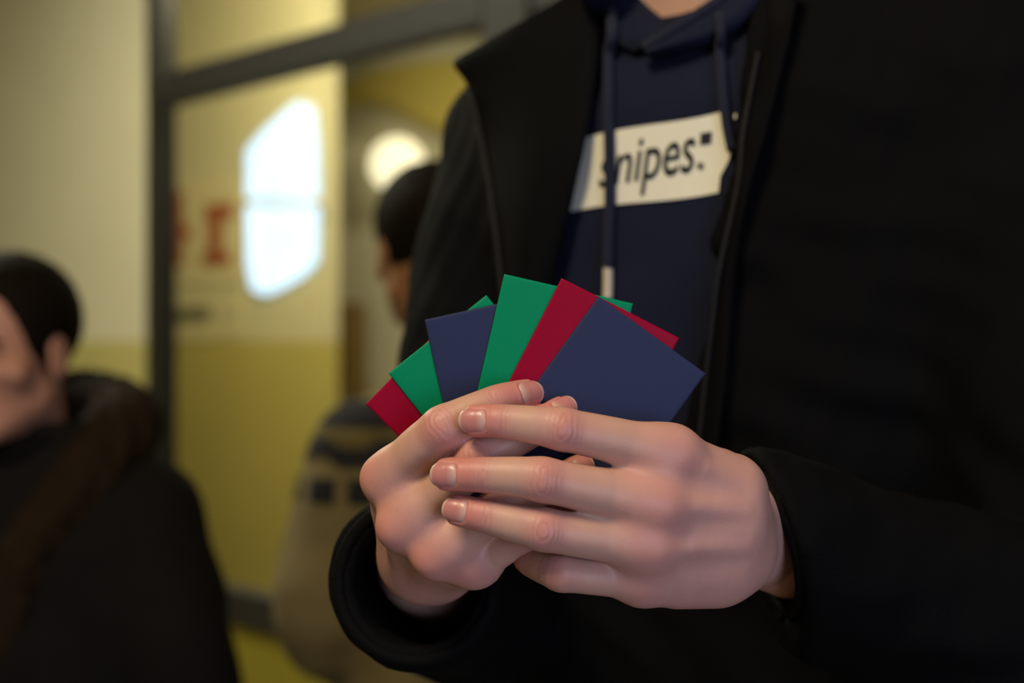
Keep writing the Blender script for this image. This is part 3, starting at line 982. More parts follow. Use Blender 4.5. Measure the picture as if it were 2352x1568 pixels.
# x-height mapped between two baselines of the photographed word
xh = [v for v in co[:, 1]]
TQ = [(1389, 358), (1604, 305), (1594, 394), (1378, 430)]    # letter box: x-height line and baseline of the word
bm = bmesh.new(); bm.from_mesh(me)
for k in range(1, 24):
    xx = x0 + (x1 - x0) * k / 24
    bmesh.ops.bisect_plane(bm, geom=list(bm.verts) + list(bm.edges) + list(bm.faces), plane_co=(xx, 0, 0), plane_no=(1, 0, 0))
XH = 0.52
for v in bm.verts:
    u = (v.co.x - x0) / (x1 - x0); w_ = 1 - v.co.y / XH
    x, y = quad_map(TQ, u, w_)
    v.co = ray(bvh_h, x, y, 0.0021)
lt = bm_mesh('lettering', bm)
link('lettering', lt, MT['ink'], prt)
def flat_patch(name, poly, mat, parent, lift):
    pts = [ray(bvh_h, x, y, lift) for x, y in poly]
    me_ = bpy.data.meshes.new(name); me_.from_pydata([tuple(p) for p in pts], [], [tuple(range(len(pts)))])
    return link(name, me_, mat, parent)
flat_patch('square_mark', [(1612, 307), (1638, 303), (1636, 330), (1611, 334)], MT['ink'], prt, 0.0021)
# small ring with a letter beside the word
ringV = []; ringF = []
for k in range(20):
    a = 2 * math.pi * k / 20
    for rr in (8.5, 6.3): ringV.append(ray(bvh_h, 1612 + rr * math.cos(a), 382 + rr * math.sin(a), 0.0021))
for k in range(20):
    k2 = (k + 1) % 20
    ringF.append((2 * k, 2 * k2, 2 * k2 + 1, 2 * k + 1))
me_ = bpy.data.meshes.new('registered_mark'); me_.from_pydata([tuple(p) for p in ringV], [], ringF)
link('registered_mark', me_, MT['ink'], prt)
flat_patch('registered_letter', [(1609, 378), (1615, 378), (1616, 387), (1609, 387)], MT['ink'], prt, 0.0021)

# --- draw cords, tips and eyelets
cp = [throat(x, y, 15) for x, y in ((1401, 6), (1404, 40), (1406, 84))]
cp = cp[:3] + [ray(bvh_h, x, y, 0.0048) for x, y in ((1407, 130), (1408, 220), (1409, 310), (1410, 400), (1410, 480), (1408, 560), (1407, 618))]
cd = link('draw_cord', tube_mesh('draw_cord', [Vector(p) for p in smooth_path(cp, 4)], 0.0037, 10), MT['cord'], hood_o)
tp = [ray(bvh_h, x, y, 0.005) for x, y in ((1407, 612), (1407, 650), (1406, 690))]
tipo = link('cord_tip', tube_mesh('cord_tip', [Vector(p) for p in smooth_path(tp, 4)], 0.0034, 10), MT['aglet'], cd)
cp = [throat(1652, 34, 20), throat(1656, 80, 17)] + [ray(bvh_h, x, y, 0.005) for x, y in ((1660, 120), (1664, 170), (1668, 220), (1676, 290), (1688, 350))]
link('draw_cord', tube_mesh('draw_cord', [Vector(p) for p in smooth_path(cp, 4)], 0.0031, 10), MT['cord'], hood_o)
for x, y in ((1399, 6), (1437, 2)):
    c_ = throat(x, y, 14); n_ = (Vector((0, 0, CAMZ)) - c_).normalized()
    bm = bmesh.new()
    V_ = []
    R3 = n_.to_track_quat('Z', 'Y').to_matrix().to_4x4()
    me_ = tube_mesh('eyelet', [Vector((0.0042 * math.cos(a), 0.0042 * math.sin(a), 0)) for a in np.linspace(0, 2 * math.pi, 19)], 0.0014, 8, False)
    me_.transform(Matrix.Translation(c_) @ R3)
    link('eyelet', me_, MT['eyelet'], hood_o)
tg = flat_patch('woven_tag', [(1690, 264), (1695, 263), (1694, 274), (1690, 275)], MT['print'], hood_o, 0.003)

# --- jacket: torso shell, sleeves, open front
def edge_uz(pts):
    out = []
    for x, y in pts:
        p = march(hoodie_f, x, y)
        if p is None: continue
        out.append((p[2], (p - TC) @ UV))
    out.sort()
    return np.array(out)
eL = edge_uz([(1352, 20), (1372, 110), (1340, 330), (1306, 480), (1278, 620), (1258, 760), (1275, 900), (1340, 1080), (1500, 1250), (1560, 1560)])
eR = edge_uz([(1760, 10), (1735, 150), (1705, 300), (1692, 420), (1662, 560), (1640, 700), (1618, 880), (1575, 1050), (1495, 1250), (1450, 1560)])
def opening(X):
    u = (X - TC) @ UV; f = (X - TC) @ FV; z = X[..., 2]
    a = np.interp(z, eL[:, 0], eL[:, 1]); b = np.interp(z, eR[:, 0], eR[:, 1])
    return np.maximum(np.maximum(a - u, u - b), -f)
lo = np.array([-190.0, 640.0, zb - 420]); hi = np.array([470.0, 1270.0, zb + 300])
g = Grid(lo, hi, 4)
g.fn(jacket_t, 'min', 3)
g.fn(lambda X: -opening(X).astype(np.float32), 'max', 5.0)
def arm_chain(sh, mid, el, wr, radii):
    p = smooth_path([sh, mid, el, (el + wr) / 2, wr], 5)
    return Chain(p, np.interp(np.linspace(0, 4, len(p)), [0, 1, 2, 3, 4], radii))
R_mid = (R_sh + R_el) / 2 - UV * 18
L_mid = (L_sh + L_el) / 2 + UV * 10
R_dir = nrm(R_wr - R_el); L_dir = nrm(L_wr - L_el)
R_cuff = M3(955, 1332, 0.712); L_cuff = M3(1762, 1238, .716)
R_cut = R_dir; L_cut = nrm([-0.95, -0.16, -0.25])
armR = arm_chain(R_sh, R_mid, R_el, R_cuff, [66, 60, 58, 52, 44])
armL = arm_chain(L_sh, L_mid, L_el, L_cuff + L_dir * 14, [78, 76, 70, 57, 40])
g.add(armR, 26, 30); g.add(armL, 26, 30)
sl, X = g.sub(g.lo, g.lo + g.h * (g.n - 1))
g.D += (wob(X.reshape(-1, 3), 2.2, 95, 21) + wob(X.reshape(-1, 3), 1.1, 38, 22)).reshape(g.D.shape).astype(np.float32)
# flat cuff ends, then hollow the sleeve
def half(pt, d):
    return lambda X: (X - pt) @ d
for cpt, d, dc in ((R_cuff, R_dir, R_cut), (L_cuff, L_dir, L_cut)):
    m = np.linalg.norm(X - cpt.astype(np.float32), axis=-1) < 130
    g.D = np.where(m, smax(g.D, ((X - cpt.astype(np.float32)) @ dc.astype(np.float32)).astype(np.float32), 5.0), g.D)
    g.cut(Chain([cpt - d * 110, cpt + d * 60], [31, 32.5]), 4, 20)
g.cut(Chain([nk - [0, 0, 30], nk + [0, 0, 140]], [80, 96]), 8, 30)
g.D = g.D.astype(np.float32)
jk = to_obj('jacket', g, MT['jacket'], person)
bvh_j = BVHTree.FromPolygons([tuple(v.co) for v in jk.data.vertices], [tuple(p.vertices) for p in jk.data.polygons])

def jp(px, py, lift, dflt=1.03):
    d = (P(px, py, 1.0) - Vector((0, 0, CAMZ))).normalized()
    h = bvh_j.ray_cast(Vector((0, 0, CAMZ)), d)
    if h[0] is None: return P(px, py, dflt)
    return h[0] - d * lift
def hp(px, py, lift):
    d = (P(px, py, 1.0) - Vector((0, 0, CAMZ))).normalized()
    h = bvh_h.ray_cast(Vector((0, 0, CAMZ)), d)
    if h[0] is None: return P(px, py, 0.98)
    return h[0] - d * lift
rows = [(P(1048, 134, 1.045), P(1350, -40, 0.985)), (P(1042, 152, 1.04), P(1362, 20, 0.975)), (P(1078, 208, 1.03), hp(1376, 110, 0.016)), (jp(1108, 330, 0.016), hp(1344, 330, 0.016)),
        (jp(1134, 490, 0.014), hp(1308, 480, 0.016)), (jp(1152, 650, 0.012), hp(1278, 620, 0.016)), (jp(1170, 860, 0.010), hp(1245, 820, 0.016)), (jp(1185, 1150, 0.008), hp(1222, 1100, 0.014))]
lap, oedge = sheet('lapel', rows, 0.005, MT['lining'], jk)
zp = link('zipper', tube_mesh('zipper', [Vector(p) for p in oedge[10:]], 0.0020, 8), MT['zip'], lap)
rows = [(P(1834, -30, 0.86), P(1750, -30, 0.90)), (jp(1810, 100, 0.012), hp(1738, 130, 0.012)), (jp(1760, 300, 0.012), hp(1706, 300, 0.014)), (jp(1722, 430, 0.012), hp(1694, 420, 0.014)),
        (jp(1690, 620, 0.010), hp(1652, 620, 0.014)), (jp(1668, 860, 0.010), hp(1620, 880, 0.014)), (jp(1645, 1060, 0.010), hp(1600, 1060, 0.014))]
rp, redge = sheet('placket', rows, 0.005, MT['jacket'], jk, bulge=0.005)
zpts = [Vector(p) for p in smooth_path([hp(x, y, 0.019) for x, y in ((1742, 120), (1708, 300), (1696, 420), (1652, 620), (1634, 760), (1620, 880), (1602, 1050))], 6)]
link('zipper', tube_mesh('zipper', zpts, 0.0018, 8), MT['zip'], rp)
# standing collar round the nape, mostly above the picture
cr = []
for a in np.linspace(-0.15 * math.pi, 1.15 * math.pi, 20):
    base = TC + UV * 100 * math.cos(a) - FV * 100 * math.sin(a) + [0, 0, zb + 215]
    cr.append((base + [0, 0, 62], base))
V = []; F = []
for o_, i_ in cr:
    c2 = np.array([TC[0], TC[1], 0]); d = nrm((i_ - c2) * [1, 1, 0])
    V += [i_ + d * 4, o_ + d * 9, o_ + d * 3, i_ - d * 2]
for k in range(len(cr) - 1):
    for j in range(4):
        F.append((4 * k + j, 4 * k + (j + 1) % 4, 4 * k + 4 + (j + 1) % 4, 4 * k + 4 + j))
F += [(0, 1, 2, 3), tuple(4 * (len(cr) - 1) + j for j in (3, 2, 1, 0))]
link('collar', mesh_np('collar', np.array(V) / 1000, np.array(F)), MT['jacket'], jk)
# cuff hems: a narrow stitched band round each sleeve end
for cpt, d, rr in ((R_cuff, R_cut, 41.5), (L_cuff, L_cut, 39.0)):
    a_ = nrm(np.cross(d, [0, 0, 1.0])); b_ = np.cross(d, a_)
    ring = [Vector((cpt - d * 1.5 + (a_ * math.cos(t) + b_ * math.sin(t)) * rr * 0.955) / 1000) for t in np.linspace(0, 2 * math.pi, 41)]
    link('cuff_hem', tube_mesh('cuff_hem', ring, 0.0036, 10, False), MT['lining'], jk)

# ------------------------------------------------------------------ hands
HH = 0.8       # voxel size, mm
def make_hand(spec):
    """spec: fingers {name: (joints MCP..TIP mm, radii7, dorsal)}, carp {name: pt}, wrist chain, thumb"""
    allp = [p for f in spec['fingers'].values() for p in f[0]] + list(spec['carp'].values()) + spec['wrist'][:3] + spec['thumb'][0]
    allp = np.array(allp)
    g = Grid(allp.min(0) - 26, allp.max(0) + 26, HH)
    chains = {}
    # palm
    names = ['index', 'middle', 'ring', 'pinky']
    for nme in names:
        j = spec['fingers'][nme][0]; c = spec['carp'][nme]
        r0, r1 = spec['mc'][nme]
        g.add(Chain([j[0], (j[0] + c) / 2 + spec['palm_off'] * 0.6, c], [r0, (r0 + r1) / 2, r1]), 12)
    for a, b in zip(names[:-1], names[1:]):
        ja, jb = spec['fingers'][a][0], spec['fingers'][b][0]
        po = spec['palm_off']
        ca, cb = spec['carp'][a], spec['carp'][b]
        ma = (ja[0] * 0.93 + ja[1] * 0.07) + po; mb = (jb[0] * 0.93 + jb[1] * 0.07) + po
        g.add(Chain([(ma + mb) / 2, (ca + cb) / 2 + po * 0.5], [9.0, 11.5]), 10)
        g.add(Chain([ma, mb], [8.0, 8.0]), 8)
    for e in spec.get('fill', []): g.add(e, 12)
    g.add(Chain(spec['wrist'], spec['wrist_r'], spec['wrist_n'], 1.28), 16)
    # knuckles, tendons
    for nme in names:
        j, r, n = spec['fingers'][nme][:3]
        kn = spec['kn'][nme]
        g.add(Chain([j[0] + kn[0], j[0] * 0.72 + j[1] * 0.28 + kn[0] * 0.5], [kn[1], kn[1] * 0.92]), 8)
        c = spec['carp'][nme]
        dz = nrm(kn[0])
        r0, r1 = spec['mc'][nme]
        g.add(Chain([j[0] + kn[0] * 0.9, j[0] * 0.6 + c * 0.4 + dz * (r0 * 0.4 + r1 * 0.6 - 1.2), c + dz * (r1 - 2.5)], [3.2, 2.2, 1.6]), 7)
    for c_ in spec.get('dimples', []): g.cut(c_, 9)
    # fingers
    for nme in names + ['thumb']:
        if nme == 'thumb': j, r, n = spec['thumb'][:3]
        else: j, r, n = spec['fingers'][nme][:3]
        n = nrm(n)
        pp = np.array(smooth_path(j, 7))
        # blend the spline with straight phalanges so that joints read as joints
        lin = []
        for i in range(len(j) - 1):
            for k in range(7): lin.append(j[i] + (j[i + 1] - j[i]) * k / 7)
        lin.append(j[-1]); pp = 0.6 * pp + 0.4 * np.array(lin)
        s = np.linspace(0, 3, len(pp))
        rr = np.interp(s, [0, 0.5, 1, 1.5, 2, 2.55, 3], r)
        ker = np.array([0.25, 0.5, 0.25]); rp_ = np.pad(rr, 1, mode='edge'); rr = np.convolve(rp_, ker, 'valid')
        ch = Chain(pp, rr, n, 1.07)
        chains[nme] = ch
        g.add_tapered_blend(ch, 9.0, 1.2, *((0.8, 3.8) if nme == 'pinky' else (1.8, 5.4)))
        # joint pads: slight dorsal bump at the middle joint, soft pad under the tip
        if nme != 'thumb':
            g.add(Ell(j[1] + n * 1.0, [r[2] - 0.8] * 3), 4.0, 8)
            g.add(Ell(j[3] - n * 1.0 - nrm(j[3] - j[2]) * 2, [r[6] - 0.2] * 3), 2.5, 8)
    g.blur(1)
    V, F = g.mesh(2)
    G = g.grad(V)
    crease = np.zeros(len(V)); red = np.zeros(len(V)); pale = np.zeros(len(V)); disp = np.zeros(len(V))
    for nme in names:
        j, r, n = spec['fingers'][nme][:3]; n = nrm(n)
        dn = np.clip(G @ n, 0, 1)
        d, s = chains[nme].ev(V, True)
        near = d < 2.0
        sj = s / 7.0
        # colouring of the skin itself: pink finger ends and knuckles, paler phalanges
        red += near * (0.62 * np.clip((sj - 1.75) / 0.45, 0, 1))
        red += near * dn * 0.42 * np.exp(-((sj - 1.0) / 0.16) ** 2)
        pale += near * (0.55 * np.exp(-((sj - 1.5) / 0.22) ** 2) + 0.4 * np.exp(-((sj - 0.6) / 0.25) ** 2))
        kd = np.linalg.norm(V - (j[0] + spec['kn'][nme][0] * 1.9), axis=1)
        red += spec.get('kn_red', 0.5) * np.exp(-(kd / 11.0) ** 2)
        # skin folds over the joints
        for ji, amp, wl, ea in ((1, 0.34, 2.2, 5.8), (2, 0.20, 2.0, 2.8)):
            t = nrm(j[ji + 1] - j[ji - 1]); t = nrm(t - n * (t @ n)); b = np.cross(t, n)
            q = V - j[ji]
            a = q @ t; bb = q @ b
            rho = np.sqrt(a * a + (0.42 * bb) ** 2) if ji == 1 else np.abs(a + 0.02 * bb * bb)
            env = np.exp(-(a / ea) ** 2) * np.exp(-(bb / 7.0) ** 2) * (dn > 0.15) * np.clip(dn * 1.4, 0, 1) * near
            if nme == 'pinky': amp *= 0.4; env = env * 0.5
            if ji == 1: env = env * np.clip(rho / 2.6, 0, 1)
            wv = np.cos(2 * math.pi * rho / wl + 0.9 * np.sin(bb * 0.7 + ji + len(nme)) + 0.8 * np.sin(a * 0.8 + 2 * len(nme)))
            disp += -amp * env * np.clip(wv, -0.3, 1)
            crease += 0.50 * env * np.clip(wv - 0.2, 0, 1)
    # nails
    nails = []
    for nme in spec['nails']:
        if nme == 'thumb': j, r, n = spec['thumb'][:3]
        else: j, r, n = spec['fingers'][nme][:3]
        L, W, nd = spec['nails'][nme]
        T0 = j[3]; t = nrm(j[3] - j[2]); n = nrm(nd if nd is not None else n); n = nrm(n - t * (n @ t)); b = np.cross(t, n)
        rt = r[6]
        v1 = rt * 0.86; v0 = v1 - L
        q = V - T0
        a = q @ t; bb = q @ b; hn = q @ n
        # rounded outline of the nail bed pressed into the skin
        cu_, cv_ = np.abs(bb) - (W / 2 - 2.4), np.abs(a - (v0 + v1) / 2) - (L / 2 - 2.4)
        dd = np.sqrt(np.maximum(cu_, 0) ** 2 + np.maximum(cv_, 0) ** 2) + np.minimum(np.maximum(cu_, cv_), 0) - 2.4
        on = (hn > 0) & (np.abs(bb) < W) & (a > v0 - 5) & (a < v1 + 3)
        front = np.clip((v1 - 1.5 - a) / 2.0, 0, 1)
        disp += on * (-0.45 * np.clip(-dd / 0.8, 0, 1) + 0.30 * np.exp(-((dd - 0.7) / 0.8) ** 2) * front)
        nu_, nv_ = 16, 18
        us = np.linspace(-1, 1, nu_ + 1); vs_ = np.linspace(0, 1, nv_ + 1)
        P0 = np.zeros((nv_ + 1, nu_ + 1, 3)); hh = np.zeros((nv_ + 1, nu_ + 1))
        for jj, vv in enumerate(vs_):
            # superellipse ends
            vv_ = (vv - 0.5) * 2
            wid = (1 - abs(vv_) ** 5.0) ** 0.42 if abs(vv_) < 1 else 0.0
            wid = max(wid, 0.30)
            for ii, uu in enumerate(us):
                along = vv + (1 - vv) * 0.17 * uu * uu - vv * 0.16 * abs(uu) ** 2.6
                P0[jj, ii] = T0 + t * (v0 + L * along) + b * (uu * W / 2 * (0.95 + 0.07 * math.sin(math.pi * vv)))
        flat = P0.reshape(-1, 3)
        h_ = np.full(len(flat), rt + 6.0)
        for _ in range(40):
            dv = g.sample(flat + n * h_[:, None])
            h_ = h_ - dv * 0.8
            h_ = np.maximum(h_, -2)
        hh = h_.reshape(nv_ + 1, nu_ + 1)
        # nails run on straight where the fingertip curves away
        vm = (vs_ * L + v0)
        base_row = int(nv_ * 0.45)
        for jj in range(base_row, nv_ + 1):
            dlt = vm[jj] - vm[base_row]
            hh[jj] = np.maximum(hh[jj], hh[base_row] - 0.018 * dlt * dlt - 0.02 * dlt)
        edge = np.zeros_like(hh)
        for jj in range(nv_ + 1):
            for ii in range(nu_ + 1):
                eu = max(0, (abs(us[ii]) - 0.80) / 0.20); ev_ = max(0, (0.22 - vs_[jj]) / 0.22)
                edge[jj, ii] = max(eu * (1.0 if vs_[jj] < 0.85 else 0.5), ev_)
        lift = 0.16 - 0.55 * edge ** 2
        top = P0 + n * (hh + lift)[..., None]
        bot = top - n * 0.55
        VV = np.concatenate([top.reshape(-1, 3), bot.reshape(-1, 3)])
        FF = []; Wd = nu_ + 1; off = (nv_ + 1) * Wd
        for jj in range(nv_):
            for ii in range(nu_):
                qd = (jj * Wd + ii, jj * Wd + ii + 1, (jj + 1) * Wd + ii + 1, (jj + 1) * Wd + ii)
                FF.append(qd[::-1]); FF.append(tuple(off + k for k in qd))
        for jj in range(nv_):
            for ii in (0, nu_): FF.append((jj * Wd + ii, (jj + 1) * Wd + ii, off + (jj + 1) * Wd + ii, off + jj * Wd + ii))
        for ii in range(nu_):
            for jj in (0, nv_): FF.append((jj * Wd + ii, jj * Wd + ii + 1, off + jj * Wd + ii + 1, off + jj * Wd + ii))
        me_ = mesh_np('fingernail', VV / 1000, np.array(FF))
        bm = bmesh.new(); bm.from_mesh(me_); bmesh.ops.recalc_face_normals(bm, faces=bm.faces); bm.to_mesh(me_); bm.free()
        lun = np.zeros((nv_ + 1, nu_ + 1)); rim = np.zeros((nv_ + 1, nu_ + 1))
        for jj in range(nv_ + 1):
            for ii in range(nu_ + 1):
                lun[jj, ii] = np.clip(1.5 - (vs_[jj] / 0.26) - 0.6 * us[ii] ** 2, 0, 1) * 0.9
                rim[jj, ii] = np.clip((vs_[jj] + 0.05 * us[ii] ** 2 - 0.90) / 0.05, 0, 1) * 0.85
        for an, arr in (('lunula', lun), ('rim', rim)):
            at = me_.attributes.new(an, 'FLOAT', 'POINT'); at.data.foreach_set('value', np.tile(arr.ravel(), 2).astype(np.float32))
        nails.append(me_)
    V = V + G * disp[:, None]
    return V, F, np.clip(red, 0, 0.85), np.clip(pale, 0, 0.8), np.clip(crease, 0, 1), nails, g

def J(lst): return [M3(*p) for p in lst]
CAMDIR = np.array([0, -1.0, 0])
# the hand in front (subject's left hand): fingers laid across the other hand
lf = {
    'index': (J([(1545, 1040, .634), (1290, 985, .6205), (1150, 967, .6225), (1090, 966, .6255)]), [10.8, 10.2, 9.2, 8.2, 7.5, 7.3, 6.7], (0.05, -1, 0.12)),
    'middle': (J([(1512, 1158, .629), (1246, 1101, .6150), (1108, 1090, .6185), (1027, 1089, .6235)]), [11.0, 10.4, 9.5, 8.5, 7.8, 7.5, 6.9], (0, -1, 0.05)),
    'ring': (J([(1494, 1252, .631), (1248, 1216, .6180), (1118, 1186, .6210), (1052, 1171, .6255)]), [10.5, 10.0, 9.2, 8.2, 7.5, 7.2, 6.5], (0, -1, 0.03)),
    'pinky': (J([(1478, 1332, .641), (1292, 1316, .6290), (1222, 1292, .6440), (1206, 1279, .6560)]), [9.4, 8.4, 8.0, 7.2, 6.8, 6.4, 5.8], (-0.75, -0.65, 0.05)),
}
left = dict(
    fingers=lf,
    carp={'index': M3(1678, 1105, .652), 'middle': M3(1686, 1170, .647), 'ring': M3(1684, 1245, .649), 'pinky': M3(1662, 1310, .655)},
    mc={'index': (10.4, 12.5), 'middle': (10.4, 13.0), 'ring': (10.2, 13.0), 'pinky': (9.8, 12.5)},
    palm_off=np.array([0, 1.6, 0]),
    kn={'index': (np.array([0.5, -2.6, -0.2]), 6.4), 'middle': (np.array([0.5, -5.0, 0.6]), 6.8), 'ring': (np.array([0.5, -4.2, 0]), 6.4), 'pinky': (np.array([0, -2.6, 0.3]), 6.2)},
    fill=[Chain([M3(1560, 1322, .648), M3(1640, 1318, .655), M3(1690, 1290, .668)], [13.0, 14.0, 15.0]), Chain([M3(1690, 1125, .662), M3(1696, 1260, .664)], [12, 12.5])],
    kn_red=0.35,
    wrist=[M3(1638, 1215, .668), L_wr + nrm(L_el - L_wr) * -2, L_wr + nrm(L_el - L_wr) * 40, L_wr + nrm(L_el - L_wr) * 80],
    wrist_r=[25, 27.5, 27, 29], wrist_n=np.array([0.3, -0.95, 0.0]),
    thumb=(J([(1640, 1090, .672), (1540, 1050, .688), (1430, 1030, .690), (1350, 1015, .685)]), [13.0, 12.0, 11.0, 10.0, 9.8, 9.6, 8.2], (0, 1, 0.2)),
    nails={'index': (13.0, 10.4, (0.0, -1, 0.06)), 'middle': (13.0, 10.8, (0, -1, 0.03)), 'ring': (12.2, 10.6, (0.0, -1, 0.08)), 'pinky': (9.5, 8.4, (-0.95, -0.3, 0.12))},
)
left['wrist_n'] = nrm(left['wrist_n'])
# the hand behind (subject's right hand): index and middle pinch the fan
rf = {
    'index': (J([(893, 1100, .662), (1018, 983, .6390), (1138, 926, .6420), (1208, 908, .6510)]), [10.2, 11.2, 9.9, 8.8, 8.3, 7.9, 7.1], (-0.10, -1, 0.25)),
    'middle': (J([(930, 1206, .655), (1098, 1056, .6385), (1215, 990, .6420), (1290, 947, .6515)]), [10.0, 10.0, 9.7, 8.6, 8.0, 7.8, 7.0], (-0.08, -1, 0.2)),
    'ring': (J([(1010, 1272, .652), (1152, 1160, .6400), (1268, 1112, .6440), (1330, 1078, .6515)]), [9.8, 9.6, 9.2, 8.2, 7.6, 7.3, 6.6], (-0.05, -1, 0.1)),
    'pinky': (J([(1092, 1292, .657), (1200, 1228, .6440), (1262, 1190, .6480), (1300, 1172, .6530)]), [9.8, 8.8, 8.3, 7.3, 6.9, 6.5, 6.0], (0, -1, 0.1)),
}
right = dict(
    fingers=rf,
    carp={'index': M3(938, 1292, .708), 'middle': M3(960, 1312, .706), 'ring': M3(990, 1316, .710), 'pinky': M3(1022, 1308, .716)},
    mc={'index': (9.6, 12.0), 'middle': (9.8, 12.0), 'ring': (9.6, 11.5), 'pinky': (9.0, 11.5)},
    palm_off=np.array([2.4, 2.4, 1.4]),
    kn={'index': (np.array([-4.2, -2.2, 1.0]), 6.2), 'middle': (np.array([-4.4, -4.0, -0.6]), 6.2), 'ring': (np.array([-3.4, -4.4, -1.2]), 5.8), 'pinky': (np.array([-1.8, -4.2, -1.6]), 5.4)},
    kn_red=0.50,
    wrist=[M3(980, 1272, .712), R_wr + nrm(R_el - R_wr) * 6, R_wr + nrm(R_el - R_wr) * 45, R_wr + nrm(R_el - R_wr) * 85],
    wrist_r=[20, 23, 26, 29], wrist_n=nrm([-0.3, -0.25, -0.92]),
    thumb=(J([(1000, 1240, .712), (1050, 1150, .702), (1120, 1080, .690), (1190, 1035, .685)]), [13.0, 12.0, 11.0, 10.0, 9.8, 9.6, 8.2], (0, 1, 0.2)),
    nails={'index': (13.4, 11.0, (-0.02, -1, 0.18)), 'middle': (12.0, 10.6, (0.0, -0.9, 0.45)), 'ring': (11.0, 9.8, (0, -1, 0.2))},
)
hVl, hFl, redl, pall, crl, nl, gl_ = make_hand(left)
hVr, hFr, redr, palr, crr, nr_, gr_ = make_hand(right)

# head, neck, trunk and arms under the clothes
hcen = TC + FV * 72 + np.array([0, 0, zb + 412])
addh, hairh, TH = head_parts(FWD, hcen, 1.0, -0.35)
g = Grid([-150, 660, zb - 420], [440, 1240, zb + 580], 6)
g.fn(lambda X: tors(X, -14), 'min', 3)
addh(g)
g.add(neck_c, 18, 40)
for sh, mid, el, wr in ((R_sh, R_mid, R_el, R_wr), (L_sh, L_mid, L_el, L_wr)):
    d = nrm(wr - el)
    g.add(Chain([sh, mid, el, (el + wr) / 2, wr - d * 40], [46, 44, 38, 36, 29]), 16, 40)
bV, bF = g.mesh(2)
V = np.concatenate([bV, hVl, hVr]); F = np.concatenate([bF, hFl + len(bV), hFr + len(bV) + len(hVl)])
me = mesh_np('body', V / 1000, F)
for an, arr in (('red', np.concatenate([np.zeros(len(bV)), redl, redr])), ('pale', np.concatenate([np.full(len(bV), 0.6), pall, palr])), ('crease', np.concatenate([np.zeros(len(bV)), crl, crr]))):
    at = me.attributes.new(an, 'FLOAT', 'POINT'); at.data.foreach_set('value', arr.astype(np.float32))
body = link_w('body', me, MT['skin'], person)
for me_ in nl + nr_:
    link('fingernail', me_, MT['nail'], body)
g = Grid(hcen + [-150, -150, -150], hcen + [150, 150, 170], 5); hairh(g, 12)
to_obj('hair', g, MT['hair'], person)
for s in (-1, 1):
    bm = bmesh.new(); bmesh.ops.create_uvsphere(bm, u_segments=12, v_segments=8, radius=0.0055)
    bm.transform(Matrix.Translation(Vector(TH((s * 32, -83, -3)) / 1000)))
    link('eye', bm_mesh('eye', bm, True), MT['eye'], body)
# legs below the picture
hips = TC + [0, 0, zb - 400]
g = Grid(hips + [-330, -330, -(zb - 400)], hips + [330, 330, 150], 9)
fL = TC + UV * 120 + [0, 0, 60]; fR = TC - UV * 120 + [0, 0, 60]
legs(g, hips + UV * 90, hips - UV * 90, TC + UV * 105 + [0, 0, 460], TC - UV * 105 + [0, 0, 460], fL, fR, (95, 66, 52))
to_obj('trousers', g, MT['trousers'], person)
shoes(person, [fL, fR], F2)

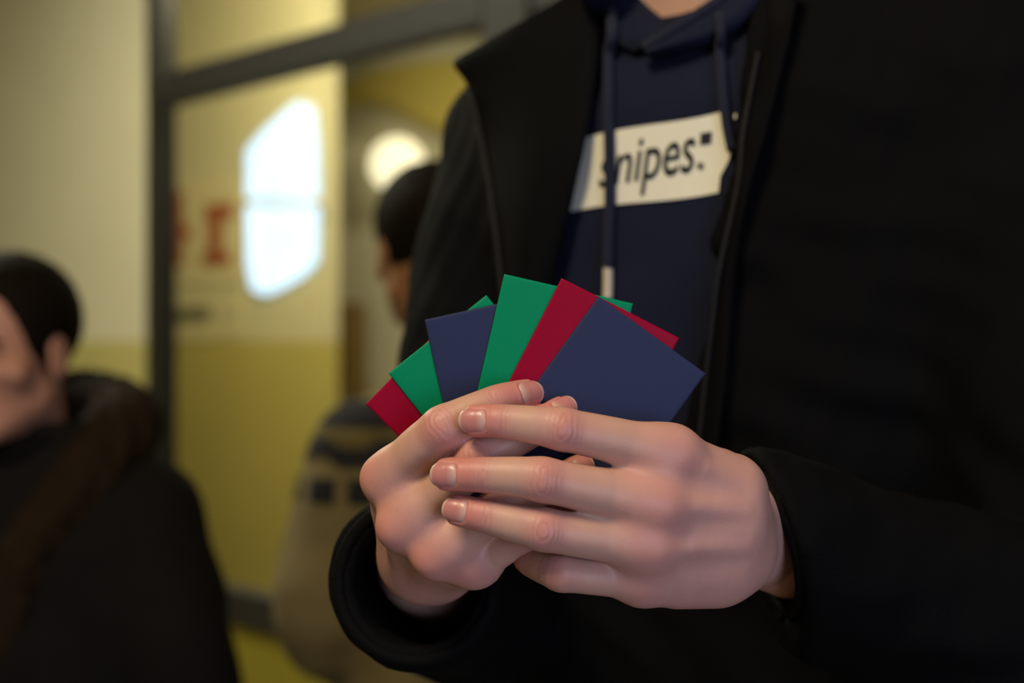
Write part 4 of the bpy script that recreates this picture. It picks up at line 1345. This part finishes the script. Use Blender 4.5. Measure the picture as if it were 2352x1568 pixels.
# ------------------------------------------------------------------ the fan of paper packets
def packet(TL, ang, Y, mat, label, yaw=0.0, wpx=304.0):
    """60 x 85 mm flat packet with folded edges; TL: pixel of its upper corner, ang: direction of the top edge"""
    a = math.radians(ang)
    u = Vector((math.cos(a), 0, -math.sin(a))); d = Vector((-math.sin(a), 0, -math.cos(a)))
    nrm_ = Vector((0, -1, 0))
    W, H, T_ = wpx * Y / FPX, 430.0 * Y / FPX, 0.0011
    o = P(TL[0], TL[1], Y)
    nx, ny = 24, 30
    xs = np.concatenate([[0, 0.0004, 0.0012], np.linspace(0.003, W - 0.003, nx), [W - 0.0012, W - 0.0004, W]])
    ys = np.concatenate([[0, 0.0004, 0.0012], np.linspace(0.003, H - 0.003, ny), [H - 0.0012, H - 0.0004, H]])
    V = []; F = []
    def edge(t, L):
        m = min(t, L - t)
        if m >= 0.0012: return 1.0
        return 0.25 + 0.75 * math.sqrt(max(0, 1 - (1 - m / 0.0012) ** 2))
    for side in (1, -1):
        for y in ys:
            for x in xs:
                th = T_ / 2 * min(edge(x, W), edge(y, H))
                puff = 0.0004 * math.sin(math.pi * x / W) * math.sin(math.pi * y / H)
                bend = 0.0011 * ((x / W - 0.5) * 2) ** 2 * -1 * yaw
                p = u * x + d * y + nrm_ * (side * (th + puff) + bend)
                V.append(tuple(p))
    w_ = len(xs); n_ = w_ * len(ys)
    for j in range(len(ys) - 1):
        for i in range(w_ - 1):
            q = (j * w_ + i, j * w_ + i + 1, (j + 1) * w_ + i + 1, (j + 1) * w_ + i)
            F.append(q[::-1]); F.append(tuple(n_ + k for k in q))
    for j in range(len(ys) - 1):
        for i in (0, w_ - 1): F.append((j * w_ + i, (j + 1) * w_ + i, n_ + (j + 1) * w_ + i, n_ + j * w_ + i))
    for i in range(w_ - 1):
        for j in (0, len(ys) - 1): F.append((j * w_ + i, j * w_ + i + 1, n_ + j * w_ + i + 1, n_ + j * w_ + i))
    me = mesh_np('paper_packet', np.array(V), np.array(F))
    bm = bmesh.new(); bm.from_mesh(me); bmesh.ops.recalc_face_normals(bm, faces=bm.faces); bm.to_mesh(me); bm.free()
    ob = link('paper_packet', me, mat)
    ob.location = o
    tag(ob, label, 'packet', 'coloured paper packets fanned in the hands')
    return ob
Y0 = 0.6590
packet((1375, 680), 35.8, Y0, MT['card_navy'], 'navy blue paper packet at the very front of the fan, fully uncovered', 1.0)
packet((1290, 638), 27.0, Y0 + .0021, MT['card_red'], 'crimson paper packet peeking out directly behind the frontmost navy packet', 0.6)
packet((1158, 629), 12.9, Y0 + .0042, MT['card_green'], 'green paper packet standing tallest, between the crimson and a navy packet', 0.6)
packet((975, 734), -12.3, Y0 + .0063, MT['card_navy'], 'navy blue paper packet between the two green packets in the fan', 0.4)
packet((892, 857), -38.6, Y0 + .0084, MT['card_green'], 'green paper packet between a navy packet and the lowest red packet', 0.5, 288)
packet((840, 928), -45.5, Y0 + .0105, MT['card_red'], 'red paper packet at the very back of the fan with the lowest outer corner', 0.4, 292)
